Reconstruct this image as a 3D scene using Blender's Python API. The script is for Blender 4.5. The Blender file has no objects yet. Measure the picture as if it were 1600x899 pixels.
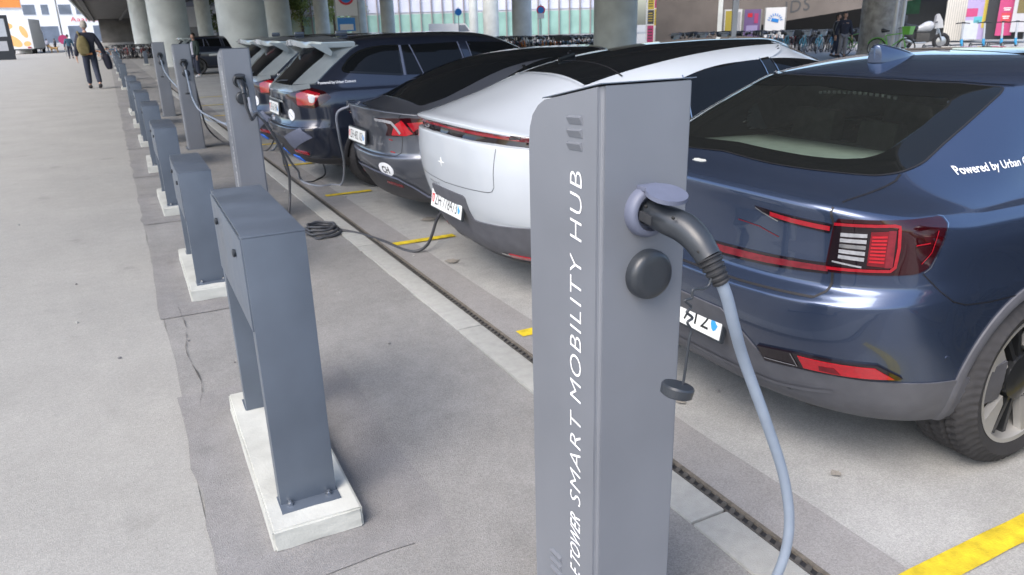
import bpy, bmesh, math, random
import numpy as np
from mathutils import Vector, Matrix
from mathutils.bvhtree import BVHTree
random.seed(7)
sc = bpy.context.scene
col = sc.collection
R = math.radians

# ------------------------------------------------------------------ camera
H = 1.62
CM = ((0.889, -0.172, 0.425), (-0.458, -0.28, 0.844), (-0.026, -0.944, -0.328))   # columns: right, down, forward
right = Vector([r[0] for r in CM]).normalized()
fwd = Vector([r[2] for r in CM]); fwd = (fwd - fwd.dot(right) * right).normalized()
down = fwd.cross(right).normalized()
cam = bpy.data.cameras.new('camera'); camo = bpy.data.objects.new('camera', cam); col.objects.link(camo)
m3 = Matrix((right, -down, -fwd)).transposed()
camo.matrix_world = Matrix.Translation((0, 0, H)) @ m3.to_4x4()
cam.sensor_width = 36; cam.lens = 1173 / 1600 * 36; cam.clip_end = 3000; cam.clip_start = .05
cam.dof.use_dof = True; cam.dof.focus_distance = 2.1; cam.dof.aperture_fstop = 9
sc.camera = camo

def at(px, py, depth):
    """point in the world seen at photo pixel (1600x899) at a given depth along the view axis"""
    return Vector((0, 0, H)) + (right * ((px - 800) / 1173) + down * ((py - 449.5) / 1173) + fwd) * depth
def ground(px, py, z=0.0):
    d = right * ((px - 800) / 1173) + down * ((py - 449.5) / 1173) + fwd
    t = (z - H) / d.z
    return Vector((d.x * t, d.y * t, z))
def onY(px, py, Y):
    d = right * ((px - 800) / 1173) + down * ((py - 449.5) / 1173) + fwd
    t = Y / d.y
    return Vector((d.x * t, Y, H + d.z * t))

# ------------------------------------------------------------------ light
w = bpy.data.worlds.new('World'); sc.world = w; w.use_nodes = True
nt = w.node_tree; nt.nodes.clear()
sky = nt.nodes.new('ShaderNodeTexSky'); sky.sky_type = 'NISHITA'; sky.sun_disc = False
sky.sun_elevation = R(50); sky.sun_rotation = R(-120); sky.air_density = 1.0; sky.dust_density = 3.2; sky.ozone_density = 1.0
hs = nt.nodes.new('ShaderNodeHueSaturation'); hs.inputs['Saturation'].default_value = 1.1
bg = nt.nodes.new('ShaderNodeBackground'); bg.inputs['Strength'].default_value = .15
wo = nt.nodes.new('ShaderNodeOutputWorld')
nt.links.new(sky.outputs[0], hs.inputs['Color']); nt.links.new(hs.outputs[0], bg.inputs[0]); nt.links.new(bg.outputs[0], wo.inputs[0])
sun = bpy.data.lights.new('sun', 'SUN'); sun.energy = .9; sun.angle = R(40); sun.color = (1, .99, .98)
suno = bpy.data.objects.new('sun', sun); col.objects.link(suno)
sd = Vector((-math.cos(R(50)) * math.sin(R(120)), math.cos(R(50)) * math.cos(R(120)), math.sin(R(50))))
suno.rotation_euler = sd.to_track_quat('Z', 'Y').to_euler(); suno.location = (-20, 10, 30)
sc.view_settings.view_transform = 'Standard'; sc.view_settings.look = 'None'
sc.view_settings.gamma = 1; sc.view_settings.exposure = 1.37
sc.cycles.max_bounces = 8; sc.cycles.diffuse_bounces = 4; sc.cycles.glossy_bounces = 4; sc.cycles.transmission_bounces = 6
sc.cycles.sample_clamp_indirect = 6
sc.cycles.use_denoising = True

# ------------------------------------------------------------------ materials
def mat(name, c, rough=.5, metal=0., coat=0., var=.08, vs=6., bump=0., bs=60., detail=4., emit=None, rv=0., spec=.5, coat_rough=.03):
    m = bpy.data.materials.new(name); m.use_nodes = True
    n = m.node_tree.nodes; l = m.node_tree.links
    p = n['Principled BSDF']
    tc = n.new('ShaderNodeTexCoord')
    if var:
        t = n.new('ShaderNodeTexNoise'); t.inputs['Scale'].default_value = vs; t.inputs['Detail'].default_value = detail
        l.new(tc.outputs['Object'], t.inputs['Vector'])
        r = n.new('ShaderNodeMapRange'); r.inputs[1].default_value = .3; r.inputs[2].default_value = .7
        r.inputs[3].default_value = 1 - var; r.inputs[4].default_value = 1 + var
        l.new(t.outputs['Fac'], r.inputs[0])
        mx = n.new('ShaderNodeVectorMath'); mx.operation = 'SCALE'; mx.inputs[0].default_value = c[:3]
        l.new(r.outputs[0], mx.inputs['Scale']); l.new(mx.outputs[0], p.inputs['Base Color'])
        if rv:
            q = n.new('ShaderNodeMapRange'); q.inputs[1].default_value = .3; q.inputs[2].default_value = .7
            q.inputs[3].default_value = max(.02, rough - rv); q.inputs[4].default_value = min(1, rough + rv)
            l.new(t.outputs['Fac'], q.inputs[0]); l.new(q.outputs[0], p.inputs['Roughness'])
    else:
        p.inputs['Base Color'].default_value = (*c[:3], 1)
    if not rv: p.inputs['Roughness'].default_value = rough
    p.inputs['Metallic'].default_value = metal
    p.inputs['Coat Weight'].default_value = coat; p.inputs['Coat Roughness'].default_value = coat_rough
    p.inputs['Specular IOR Level'].default_value = spec
    if bump:
        t2 = n.new('ShaderNodeTexNoise'); t2.inputs['Scale'].default_value = bs; t2.inputs['Detail'].default_value = 5
        l.new(tc.outputs['Object'], t2.inputs['Vector'])
        b = n.new('ShaderNodeBump'); b.inputs['Strength'].default_value = bump; b.inputs['Distance'].default_value = .01
        l.new(t2.outputs['Fac'], b.inputs['Height']); l.new(b.outputs[0], p.inputs['Normal'])
    if emit:
        p.inputs['Emission Color'].default_value = (*emit[0], 1); p.inputs['Emission Strength'].default_value = emit[1]
    return m

def asphalt(name, c, speck=.5, sc1=220., blotch=.14, bump=.5, tint=(1.0, .97, .93)):
    """worn asphalt: fine light and dark chippings, metre-wide stains"""
    m = bpy.data.materials.new(name); m.use_nodes = True
    n = m.node_tree.nodes; l = m.node_tree.links; p = n['Principled BSDF']
    tc = n.new('ShaderNodeTexCoord')
    def noise(s, d, rough=.6):
        t = n.new('ShaderNodeTexNoise'); t.inputs['Scale'].default_value = s; t.inputs['Detail'].default_value = d
        t.inputs['Roughness'].default_value = rough; l.new(tc.outputs['Object'], t.inputs['Vector']); return t
    def rng(src, a, b, lo, hi):
        r = n.new('ShaderNodeMapRange'); r.inputs[1].default_value = a; r.inputs[2].default_value = b
        r.inputs[3].default_value = lo; r.inputs[4].default_value = hi; l.new(src, r.inputs[0]); return r.outputs[0]
    def mul(a, b):
        q = n.new('ShaderNodeMath'); q.operation = 'MULTIPLY'; l.new(a, q.inputs[0]); l.new(b, q.inputs[1]); return q.outputs[0]
    v = n.new('ShaderNodeTexVoronoi'); v.inputs['Scale'].default_value = sc1; l.new(tc.outputs['Object'], v.inputs['Vector'])
    sep = n.new('ShaderNodeSeparateColor'); l.new(v.outputs['Color'], sep.inputs[0])
    a = rng(sep.outputs[0], 0, 1, 1 - speck, 1 + speck)
    b = rng(noise(1.1, 6).outputs['Fac'], .3, .7, 1 - blotch, 1 + blotch)
    b2 = rng(noise(9, 5).outputs['Fac'], .3, .7, 1 - blotch * .6, 1 + blotch * .6)
    st = rng(noise(2.6, 3, .5).outputs['Fac'], .66, .72, 1, .86)
    f = mul(mul(a, b), mul(b2, st))
    mx = n.new('ShaderNodeVectorMath'); mx.operation = 'SCALE'; mx.inputs[0].default_value = [c[i] * tint[i] for i in range(3)]
    l.new(f, mx.inputs['Scale']); l.new(mx.outputs[0], p.inputs['Base Color'])
    p.inputs['Roughness'].default_value = .85; p.inputs['Specular IOR Level'].default_value = .3
    bp = n.new('ShaderNodeBump'); bp.inputs['Strength'].default_value = bump; bp.inputs['Distance'].default_value = .003
    l.new(v.outputs['Distance'], bp.inputs['Height']); l.new(bp.outputs[0], p.inputs['Normal'])
    return m

def glassmat(name, tint=(.5, .55, .53), rough=.02, veil=.014):
    m = bpy.data.materials.new(name); m.use_nodes = True
    n = m.node_tree.nodes; l = m.node_tree.links; n.clear()
    o = n.new('ShaderNodeOutputMaterial'); tr = n.new('ShaderNodeBsdfTransparent'); tr.inputs[0].default_value = (*tint, 1)
    gl = n.new('ShaderNodeBsdfGlossy'); gl.inputs['Roughness'].default_value = rough; gl.inputs[0].default_value = (.95, 1, .98, 1)
    fr = n.new('ShaderNodeFresnel'); fr.inputs[0].default_value = 1.7
    mx = n.new('ShaderNodeMixShader'); l.new(fr.outputs[0], mx.inputs[0]); l.new(tr.outputs[0], mx.inputs[1]); l.new(gl.outputs[0], mx.inputs[2])
    df = n.new('ShaderNodeBsdfDiffuse'); df.inputs[0].default_value = (.55, .60, .57, 1)      # thin diffuse layer in place of pale reflections on the pane
    m2 = n.new('ShaderNodeMixShader'); m2.inputs[0].default_value = veil; l.new(mx.outputs[0], m2.inputs[1]); l.new(df.outputs[0], m2.inputs[2])
    l.new(m2.outputs[0], o.inputs[0])
    return m

M = {}
M['steel'] = mat('grey_coated_steel', (.190, .203, .228), .42, .25, 0, .09, 2.2, .05, 500, 7, rv=.09)
M['steel_dark'] = mat('slate_coated_steel', (.100, .122, .155), .42, .2, 0, .11, 4, .05, 400, rv=.08)
M['plinth'] = mat('pale_concrete', (.43, .44, .41), .85, 0, 0, .13, 7, .16, 90)
M['kerbstone'] = mat('kerb_granite', (.35, .355, .335), .85, 0, 0, .08, 25, .5, 200)
M['concrete'] = mat('column_concrete', (.54, .57, .55), .85, 0, 0, .14, 1.2, .3, 30, 8)
M['spotted'] = mat('stained_concrete', (.34, .33, .31), .85, 0, 0, .35, 3.5, .2, 30, 6)
M['concrete_dark2'] = mat('brown_grey_concrete', (.13, .115, .105), .9, 0, 0, .15, .8, .2, 10, 8)
M['trees_sign'] = mat('green_sign', (.03, .12, .06), .6, 0, 0, .3, 3)
M['sign_blue2'] = mat('sky_blue_plastic', (.05, .35, .66), .4, 0, 0, .05, 3)
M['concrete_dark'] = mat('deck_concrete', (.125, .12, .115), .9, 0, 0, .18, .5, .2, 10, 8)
M['black_rubber'] = mat('black_rubber', (.022, .023, .026), .55, 0, 0, .15, 30)
M['plug'] = mat('graphite_plastic', (.028, .033, .040), .33, 0, 0, .08, 40, .05, 400)
M['lid'] = mat('grey_plastic', (.115, .13, .185), .5, 0, 0, .05, 40)
M['cable_blue'] = mat('pale_blue_cable', (.225, .27, .335), .5, 0, 0, .06, 20)
M['cable_grey'] = mat('grey_cable', (.22, .24, .28), .5, 0, 0, .06, 20)
M['cable_black'] = mat('black_cable', (.05, .053, .06), .5, 0, 0, .1, 20)
M['white_text'] = mat('white_lettering', (.85, .86, .88), .5, 0, 0, 0)
M['yellow'] = mat('yellow_road_paint', (.58, .44, .018), .75, 0, 0, .28, 18, .3, 200)
M['chrome'] = mat('bright_metal', (.6, .6, .6), .2, 1, 0, .05, 10)
M['silver_sheen'] = mat('silver_sheen_panel', (.32, .36, .37), .2, .45, .8, .05, 10)  # pale silver colour stands in for sky reflected on the estates' tails
M['iron'] = mat('cast_iron', (.10, .095, .088), .7, .4, 0, .3, 40, .3, 200)
M['rust'] = mat('rusty_edge', (.13, .115, .095), .85, 0, 0, .3, 40, .3, 200)
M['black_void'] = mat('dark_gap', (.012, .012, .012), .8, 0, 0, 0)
M['seam'] = mat('panel_gap', (.008, .008, .01), .6, 0, 0, 0)

# ------------------------------------------------------------------ mesh helpers
def cr(pts, n=8):
    """Catmull-Rom through points"""
    pts = [Vector(p) for p in pts]; out = []
    P = [pts[0] * 2 - pts[1]] + pts + [pts[-1] * 2 - pts[-2]]
    for i in range(1, len(P) - 2):
        a, b, c, d = P[i - 1:i + 3]
        for k in range(n):
            t = k / n
            out.append(.5 * ((2 * b) + (c - a) * t + (2 * a - 5 * b + 4 * c - d) * t * t + (3 * b - a - 3 * c + d) * t ** 3))
    out.append(pts[-1]); return out

class MB:
    def __init__(s): s.v = []; s.f = []; s.m = []; s.mats = []
    def mi(s, m):
        if m not in s.mats: s.mats.append(m)
        return s.mats.index(m)
    def add(s, vs, fs, m):
        o = len(s.v); i = s.mi(m)
        s.v += [tuple(v) for v in vs]
        for f in fs: s.f.append([a + o for a in f]); s.m.append(i)
    def box(s, c, d, m, rot=None, bev=0.):
        x, y, z = d[0] / 2, d[1] / 2, d[2] / 2
        bm = bmesh.new(); bmesh.ops.create_cube(bm, size=1)
        bmesh.ops.scale(bm, vec=d, verts=bm.verts)
        if bev: bmesh.ops.bevel(bm, geom=list(bm.edges), offset=bev, segments=2, affect='EDGES', profile=.7)
        s.bm(bm, m, Matrix.Translation(c) @ (rot.to_4x4() if rot else Matrix.Identity(4)))
    def bm(s, bm, m, mw=Matrix.Identity(4)):
        bm.verts.ensure_lookup_table(); bm.verts.index_update()
        s.add([mw @ v.co for v in bm.verts], [[v.index for v in f.verts] for f in bm.faces], m); bm.free()
    def tube(s, pts, r, m, n=10, caps=True):
        pts = [Vector(p) for p in pts]; rs = r if isinstance(r, (list, tuple)) else [r] * len(pts)
        t0 = (pts[1] - pts[0]).normalized()
        a = t0.orthogonal().normalized(); vs = []
        for i, p in enumerate(pts):
            t = (pts[min(i + 1, len(pts) - 1)] - pts[max(i - 1, 0)]).normalized()
            a = (a - t * a.dot(t)).normalized(); b = t.cross(a)
            for k in range(n):
                th = 2 * math.pi * k / n
                vs.append(p + (a * math.cos(th) + b * math.sin(th)) * rs[i])
        fs = [[i * n + k, i * n + (k + 1) % n, (i + 1) * n + (k + 1) % n, (i + 1) * n + k] for i in range(len(pts) - 1) for k in range(n)]
        if caps: fs += [list(range(n))[::-1], [(len(pts) - 1) * n + k for k in range(n)]]
        s.add(vs, fs, m)
    def lathe(s, prof, m, mw=Matrix.Identity(4), n=32, closed=False, caps=True):
        """profile of (radius, height) turned about local z"""
        vs = []; K = len(prof)
        for k in range(n):
            th = 2 * math.pi * k / n
            for (r, z) in prof: vs.append(mw @ Vector((r * math.cos(th), r * math.sin(th), z)))
        fs = []
        for k in range(n):
            k2 = (k + 1) % n
            for j in range(K if closed else K - 1):
                j2 = (j + 1) % K
                fs.append([k * K + j, k2 * K + j, k2 * K + j2, k * K + j2])
        if not closed and caps:
            if prof[0][0] > 1e-5: fs.append([k * K for k in range(n)][::-1])
            if prof[-1][0] > 1e-5: fs.append([k * K + K - 1 for k in range(n)])
        s.add(vs, fs, m)
    def prism(s, poly, h, m, mw=Matrix.Identity(4)):
        """2D polygon extruded from z=0 to z=h in local space"""
        n = len(poly)
        vs = [mw @ Vector((x, y, 0)) for x, y in poly] + [mw @ Vector((x, y, h)) for x, y in poly]
        s.add(vs, [list(range(n))[::-1], list(range(n, 2 * n))] + [[i, (i + 1) % n, n + (i + 1) % n, n + i] for i in range(n)], m)
    def mesh(s, name):
        me = bpy.data.meshes.new(name); me.from_pydata(s.v, [], s.f)
        for m in s.mats: me.materials.append(m)
        me.polygons.foreach_set('material_index', s.m)
        bm = bmesh.new(); bm.from_mesh(me); bmesh.ops.remove_doubles(bm, verts=bm.verts, dist=1e-5)
        bmesh.ops.recalc_face_normals(bm, faces=bm.faces); bm.to_mesh(me); bm.free()
        return me
    def build(s, name, parent=None, angle=35):
        return link(name, s.mesh(name), parent, angle)

def link(name, me, parent=None, angle=35):
    if angle:
        me.polygons.foreach_set('use_smooth', [True] * len(me.polygons))
        me.set_sharp_from_angle(angle=R(angle))
    o = bpy.data.objects.new(name, me); col.objects.link(o)
    if parent: o.parent = parent
    return o
def tag(o, label, cat, group=None):
    o['label'] = label; o['category'] = cat
    if group: o['group'] = group
    return o
def thing(name, label, cat, loc=(0, 0, 0), rz=0, group=None):
    o = bpy.data.objects.new(name, None); col.objects.link(o); o.location = loc; o.rotation_euler = (0, 0, rz)
    o.empty_display_size = .2
    return tag(o, label, cat, group)
def struct(o, kind='structure'): o['kind'] = kind; return o
def children(o): return [c for c in bpy.data.objects if c.parent == o]
def copy_tree(o, kids=None, parent=None):
    c = o.copy(); col.objects.link(c)
    if parent: c.parent = parent
    for ch in children(o): copy_tree(ch, None, c)
    return c
def sheet(name, poly, z, m):
    me = bpy.data.meshes.new(name); me.from_pydata([(x, y, z) for x, y in poly], [], [list(range(len(poly)))])
    me.materials.append(m); o = bpy.data.objects.new(name, me); col.objects.link(o); return struct(o)
def rect(x0, y0, x1, y1): return [(x0, y0), (x1, y0), (x1, y1), (x0, y1)]
def ragged(x0, y0, x1, y1, amp, step=.25):
    out = []
    def seg(a, b):
        L = math.hypot(b[0] - a[0], b[1] - a[1]); n = max(1, int(L / step))
        for i in range(n):
            t = i / n; out.append((a[0] + (b[0] - a[0]) * t + random.uniform(-amp, amp), a[1] + (b[1] - a[1]) * t + random.uniform(-amp, amp)))
    c = rect(x0, y0, x1, y1)
    for i in range(4): seg(c[i], c[(i + 1) % 4])
    return out
def text_mesh(s, size=1., bold=0., shear=0., spacing=1., align='LEFT'):
    cu = bpy.data.curves.new('lettering', 'FONT'); cu.body = s; cu.size = size; cu.offset = bold; cu.shear = shear
    cu.space_character = spacing; cu.align_x = align; cu.resolution_u = 3
    o = bpy.data.objects.new('lettering', cu); col.objects.link(o)
    bpy.context.view_layer.update()
    me = bpy.data.meshes.new_from_object(o.evaluated_get(bpy.context.evaluated_depsgraph_get()))
    bpy.data.objects.remove(o); bpy.data.curves.remove(cu)
    vs = [v.co.copy() for v in me.vertices]; fs = [list(p.vertices) for p in me.polygons]
    bpy.data.meshes.remove(me); return vs, fs
def text_width(vs): return max(v.x for v in vs) - min(v.x for v in vs)
# ------------------------------------------------------------------ the ground
M['pavement'] = asphalt('pavement_asphalt', (.285, .285, .285), .12, 190, .07, .3, (1.0, .992, .935))
M['strip'] = asphalt('patched_asphalt', (.225, .225, .225), .17, 230, .13, .4, (.985, .975, .945))
M['patch'] = asphalt('fresh_asphalt', (.208, .208, .208), .15, 240, .14, .5, (1.0, .985, .975))
M['parking'] = asphalt('parking_asphalt', (.33, .33, .33), .15, 240, .12, .4, (.985, .99, .955))
M['band'] = asphalt('band_asphalt', (.25, .25, .25), .15, 240, .1, .4, (1.0, .98, .96))
sheet('ground', rect(-400, -60, 500, 700), 0, M['pavement'])
sheet('pavement', ragged(-14, -8, .03, 80, .012, .3), .004, M['pavement'])
sheet('path_asphalt', ragged(.03, -8, 1.488, 80, .012, .3), .004 + .001, M['strip'])
sheet('parking_asphalt', rect(1.90, -8, 75, 34), .004, M['parking'])
sheet('drain_band', ragged(1.688, -8, 1.92, 34, .006, .4), .008, M['band'])
for i in range(9):
    y = 2.2 + 2.72 * (i - 1)
    sheet('asphalt_patch', ragged(.02, y - .2, .78, y + 1.35, .02, .2), .009, M['patch'])
sheet('asphalt_patch', ragged(.62, -1, 1.3, 3.1, .02, .3), .0085, M['strip'])
# crack in the old patch
def crack(pts, wd=.001):
    p = cr([(x, y, 0) for x, y in pts], 6); l = []; r = []
    for i, q in enumerate(p):
        k = wd * random.uniform(.3, 1.2)
        l.append((q.x - k + random.uniform(-.004, .004), q.y)); r.append((q.x + k + random.uniform(-.004, .004), q.y))
    n_ = len(l); me = bpy.data.meshes.new('ground_crack'); me.from_pydata([(x, y, .0125) for x, y in l + r], [], [[i, i + 1, n_ + i + 1, n_ + i] for i in range(n_ - 1)]); me.materials.append(M['iron']); o_ = bpy.data.objects.new('ground_crack', me); col.objects.link(o_); struct(o_)
crack([(.1, 3.4), (.13, 3.7), (.1, 4.1), (.13, 4.5), (.12, 4.9)])


# flush kerb of long stones
y = -4.35
k = MB()
while y < 33:
    k.box((1.5625, y + .995, -.03), (.146, 1.988, .09), M['kerbstone'], bev=.006)
    y += 2.0
struct(k.build('kerb'))
# drain channel with its grating
g = MB()
g.box((1.658, 14, -.02), (.034, 38, .05), M['black_rubber'])
g.box((1.6395, 14, -.02), (.007, 38, .07), M['iron']); g.box((1.680, 14, -.02), (.013, 38, .072), M['rust'])
yy = -3.0
while yy < 30:
    g.add([(1.6435, yy, .011), (1.673, yy + .012, .011), (1.673, yy + .032, .011), (1.6435, yy + .020, .011),
           (1.6435, yy, -.01), (1.673, yy + .012, -.01), (1.673, yy + .032, -.01), (1.6435, yy + .020, -.01)],
          [[0, 1, 2, 3], [4, 7, 6, 5], [0, 4, 5, 1], [2, 6, 7, 3], [1, 5, 6, 2], [0, 3, 7, 4]], M['iron']); yy += .042 if yy < 8 else .084
struct(g.build('drain_channel', angle=None))
# bay lines
for i, (yc, x1) in enumerate([(1.10, 7), (3.42, 2.28), (5.565, 2.28), (7.745, 2.25), (9.92, 2.3), (12.1, 2.3), (14.3, 6.5), (17.2, 6.5), (20, 6.5), (22.8, 6.5)]):
    sheet('bay_marking', ragged(1.76 if i else 1.80, yc - .045, x1, yc + .045, .003, .12), .0125, M['yellow'])
M['stain'] = asphalt('stained_asphalt', (.27, .26, .24), .15, 240, .1, .4)
for (x, y, r) in ((2.02, 2.35, .022), (2.5, 2.05, .03), (1.98, 4.9, .05), (2.3, 6.2, .07), (2.15, 1.62, .02)):
    sheet('oil_stain', [(x + r * random.uniform(.6, 1.25) * math.cos(a), y + r * random.uniform(.6, 1.25) * math.sin(a)) for a in [i * .2244 for i in range(28)]], .0135, M['stain'])
# little stains and litter specks on the ground
sp = MB()
for _ in range(45):
    x, y = random.uniform(-2, 4), random.uniform(.8, 9); r = random.uniform(.004, .011)
    sp.prism([(x + r * random.uniform(.6, 1.2) * math.cos(a), y + r * random.uniform(.6, 1.2) * math.sin(a)) for a in [i * 1.05 for i in range(6)]], .015, random.choice([M['patch'], M['patch'], M['kerbstone']]))
struct(sp.build('grit', angle=None), 'stuff')
# ------------------------------------------------------------------ the bridge
DH = 8.0; DX0 = -3.9; DY0 = 2.5
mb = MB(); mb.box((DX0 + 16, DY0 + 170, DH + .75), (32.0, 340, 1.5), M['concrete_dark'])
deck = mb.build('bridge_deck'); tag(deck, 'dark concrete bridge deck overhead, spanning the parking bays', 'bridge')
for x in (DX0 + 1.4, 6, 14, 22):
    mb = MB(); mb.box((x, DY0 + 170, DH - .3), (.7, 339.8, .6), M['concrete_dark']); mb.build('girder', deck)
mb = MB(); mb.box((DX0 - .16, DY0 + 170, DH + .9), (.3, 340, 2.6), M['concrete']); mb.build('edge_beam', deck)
mb = MB(); mb.tube([(DX0 + .7, DY0 + .2, DH - .15), (DX0 + .7, 320, DH - .15)], .09, M['kerbstone'], 8); mb.build('drain_pipe', deck)
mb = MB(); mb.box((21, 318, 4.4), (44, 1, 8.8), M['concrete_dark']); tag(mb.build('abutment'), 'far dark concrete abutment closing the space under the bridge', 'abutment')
def column(label, px, depth, dia, m=None, py=60):
    p = at(px, py, depth); p.z = 0
    t = thing('bridge_column', label, 'column', p, 0, 'round concrete bridge columns')
    r = dia / 2; mb = MB(); hh = DH - .59 if p.x < 27 else 7.4
    mb.lathe([(r * 1.04, 0), (r * 1.04, .12), (r, .16), (r, 1.0), (r + .004, 2.0), (r, 3.2), (r, hh - .5), (r * 1.06, hh)], m or M['concrete'], n=40)
    mb.build('shaft', t)
    return t
column('thick pale round column left of the black car', 268, 42, 2.05)
column('thick pale round column rising behind the navy estates', 382, 34, 2.1)
column('grey column half hidden right of the thick one behind the estates', 438, 55, 1.8)
column('slim bright column beside the young man', 323, 95, 1.8)
column('wide squat column over the bicycles at the far left', 226, 72, 1.9)
column('dark slender column left of the no parking board', 506, 90, 1.7)
column('slender column right of the no parking board', 563, 80, 1.6)
column('brown grey column before the glass building', 608, 75, 1.35)
column('thin pale column, left of the close pair before the glass building', 741, 85, 1.0)
column('pale column, right of the close pair before the glass building', 768, 78, 1.6)
column('grey column over the bicycles left of the white roof', 816, 60, 1.55)
column('stout grey column rising behind the white car', 961, 36, 2.05)
column('spotted graffiti column right of the concrete ramp', 1375, 33, 1.75, M['spotted'])
# ------------------------------------------------------------------ charging towers
TW, TD = .235, .30
def place_text(mb, s, m, origin, ux, uy, width=None, height=.055, depth=.0012, bold=0., shear=0.):
    """flat raised lettering in the plane (ux, uy)"""
    vs, fs = text_mesh(s, 1, bold, shear, 1.12 if width and width > .5 else 1.0)
    x0 = min(v.x for v in vs); x1 = max(v.x for v in vs); y0 = min(v.y for v in vs); y1 = max(v.y for v in vs)
    ky = height / (y1 - y0); kx = width / (x1 - x0) if width else ky
    ux = Vector(ux); uy = Vector(uy); nz = ux.cross(uy)
    o = Vector(origin) + nz * depth
    mb.add([o + ux * ((v.x - x0) * kx) + uy * ((v.y - y0) * ky) for v in vs], fs, m)

def tower(label, x, y, kind):
    t = thing('charging_tower', label, 'charging tower', (x, y, 0), 0, 'charging towers along the kerb')
    prof = [(0, 0), (0, 1.507), (TD - .075, 1.466), (TD - .045, 1.452), (TD - .02, 1.43), (TD - .006, 1.40), (TD, 1.36), (TD, 0)]
    bm = bmesh.new()
    a = [bm.verts.new((0, p[0], p[1])) for p in prof]; b = [bm.verts.new((TW, p[0], p[1])) for p in prof]
    n = len(prof)
    bm.faces.new(a); bm.faces.new(b[::-1])
    for i in range(n): bm.faces.new((a[(i + 1) % n], a[i], b[i], b[(i + 1) % n]))
    bmesh.ops.recalc_face_normals(bm, faces=bm.faces)
    ve = [e for e in bm.edges if all(abs(v.co.y) < 1e-6 for v in e.verts) and abs(e.verts[0].co.x - e.verts[1].co.x) < 1e-6]
    bmesh.ops.bevel(bm, geom=ve, offset=.011, segments=3, affect='EDGES')
    bmesh.ops.bevel(bm, geom=[e for e in bm.edges if e.calc_face_angle(0) > R(25)], offset=.0014, segments=2, affect='EDGES')
    mb = MB(); mb.bm(bm, M['steel']); mb.build('tower_body', t, 40)
    # lid sheet on top, a hair wider than the body
    mb = MB(); mb.box((TW / 2, .115, 1.4905), (TW + .002, .236, .002), M['steel_dark'], Matrix.Rotation(-math.atan2(.041, .225), 3, 'X')); mb.build('top_sheet', t)
    mb = MB(); mb.box((TW / 2, TD / 2, .006), (TW + .05, TD + .05, .012), M['steel_dark'], bev=.003)
    for sx in (-.015, TW + .015):
        for sy in (-.012, TD + .012): mb.lathe([(.009, 0), (.009, .01), (0, .01)], M['chrome'], Matrix.Translation((sx, sy, .012)), 6)
    mb.build('base_plate', t)
    # lettering on the side that faces the pavement, read from the bottom up
    mb = MB()
    place_text(mb, 'SMART MOBILITY HUB', M['white_text'], (0, .066, .500), (0, 0, 1), (0, 1, 0), .828, .047, .0012, -.012, .10)
    mb.build('lettering', t, None); mb = MB()
    place_text(mb, 'E TOWER', M['white_text'], (0, .066, .285), (0, 0, 1), (0, 1, 0), .182, .046, .0012, .004, .25)
    mb.build('lettering', t, None)
    for z0, yb in ((1.372, .064), (.215, .155)):
        mb = MB()
        for k in range(3):
            z = z0 + k * .027
            q = [(yb, z), (yb + .052, z - .002), (yb + .055, z + .012), (yb + .003, z + .015)]
            mb.add([(-.0012, *q[0]), (-.0012, *q[1]), (-.008, *q[2]), (-.008, *q[3]), (.001, *q[0]), (.001, *q[1]), (.001, q[2][0], q[2][1] + .004), (.001, q[3][0], q[3][1] + .004)],
                   [[0, 1, 2, 3], [3, 2, 6, 7], [0, 3, 7, 4], [1, 5, 6, 2], [0, 4, 5, 1]], M['steel'])
        mb.build('emblem', t, None)
    # socket: ring, black well, hinged lid standing open over the plug
    rx = Matrix.Translation((.118, 0, 1.245)) @ Matrix.Rotation(R(90), 4, 'X')      # local z -> world -Y
    rm = M['lid'] if kind == 'near' else M['plug']
    mb = MB(); mb.lathe([(.056, -.001), (.056, .012), (.052, .022), (.047, .026), (.040, .026), (.038, .008), (0, .008)], rm, rx, 48)
    s = mb.build('socket', t, 40)
    mb = MB(); mb.prism([(.118 + .043 * math.cos(a) * (1 if math.sin(a) > 0 else 1), .0 + .043 * math.sin(a)) for a in [i * math.pi / 24 for i in range(48)]], .009, rm,
                       Matrix.Translation((0, -.066, 1.287)) @ Matrix.Rotation(R(15), 4, 'X') )
    mb.box((.118, -.012, 1.297), (.052, .05, .010), rm, bev=.003)
    mb.build('lid', s, 40)
    mb = MB(); mb.lathe([(.055, -.001), (.055, .014), (.0535, .021), (.049, .027), (.043, .030), (.03, .031), (0, .0305)], M['plug'],
                        Matrix.Translation((.124, 0, 1.104)) @ Matrix.Rotation(R(90), 4, 'X'), 48)
    mb.build('socket_cover', t, 40)
    return t
tower('grey charging tower nearest the camera, white lettering on its side', .84, 1.26, 'near')
tower('grey charging tower behind the tall near bollard, black cable looping from its socket', .84, 6.96, 'far')
tower('grey charging tower beside the fourth low bollard, pale cable hanging to the right', .84, 12.3, 'far')
tower('farthest grey charging tower, left of the other distant one', .84, 17.9, 'far')

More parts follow.
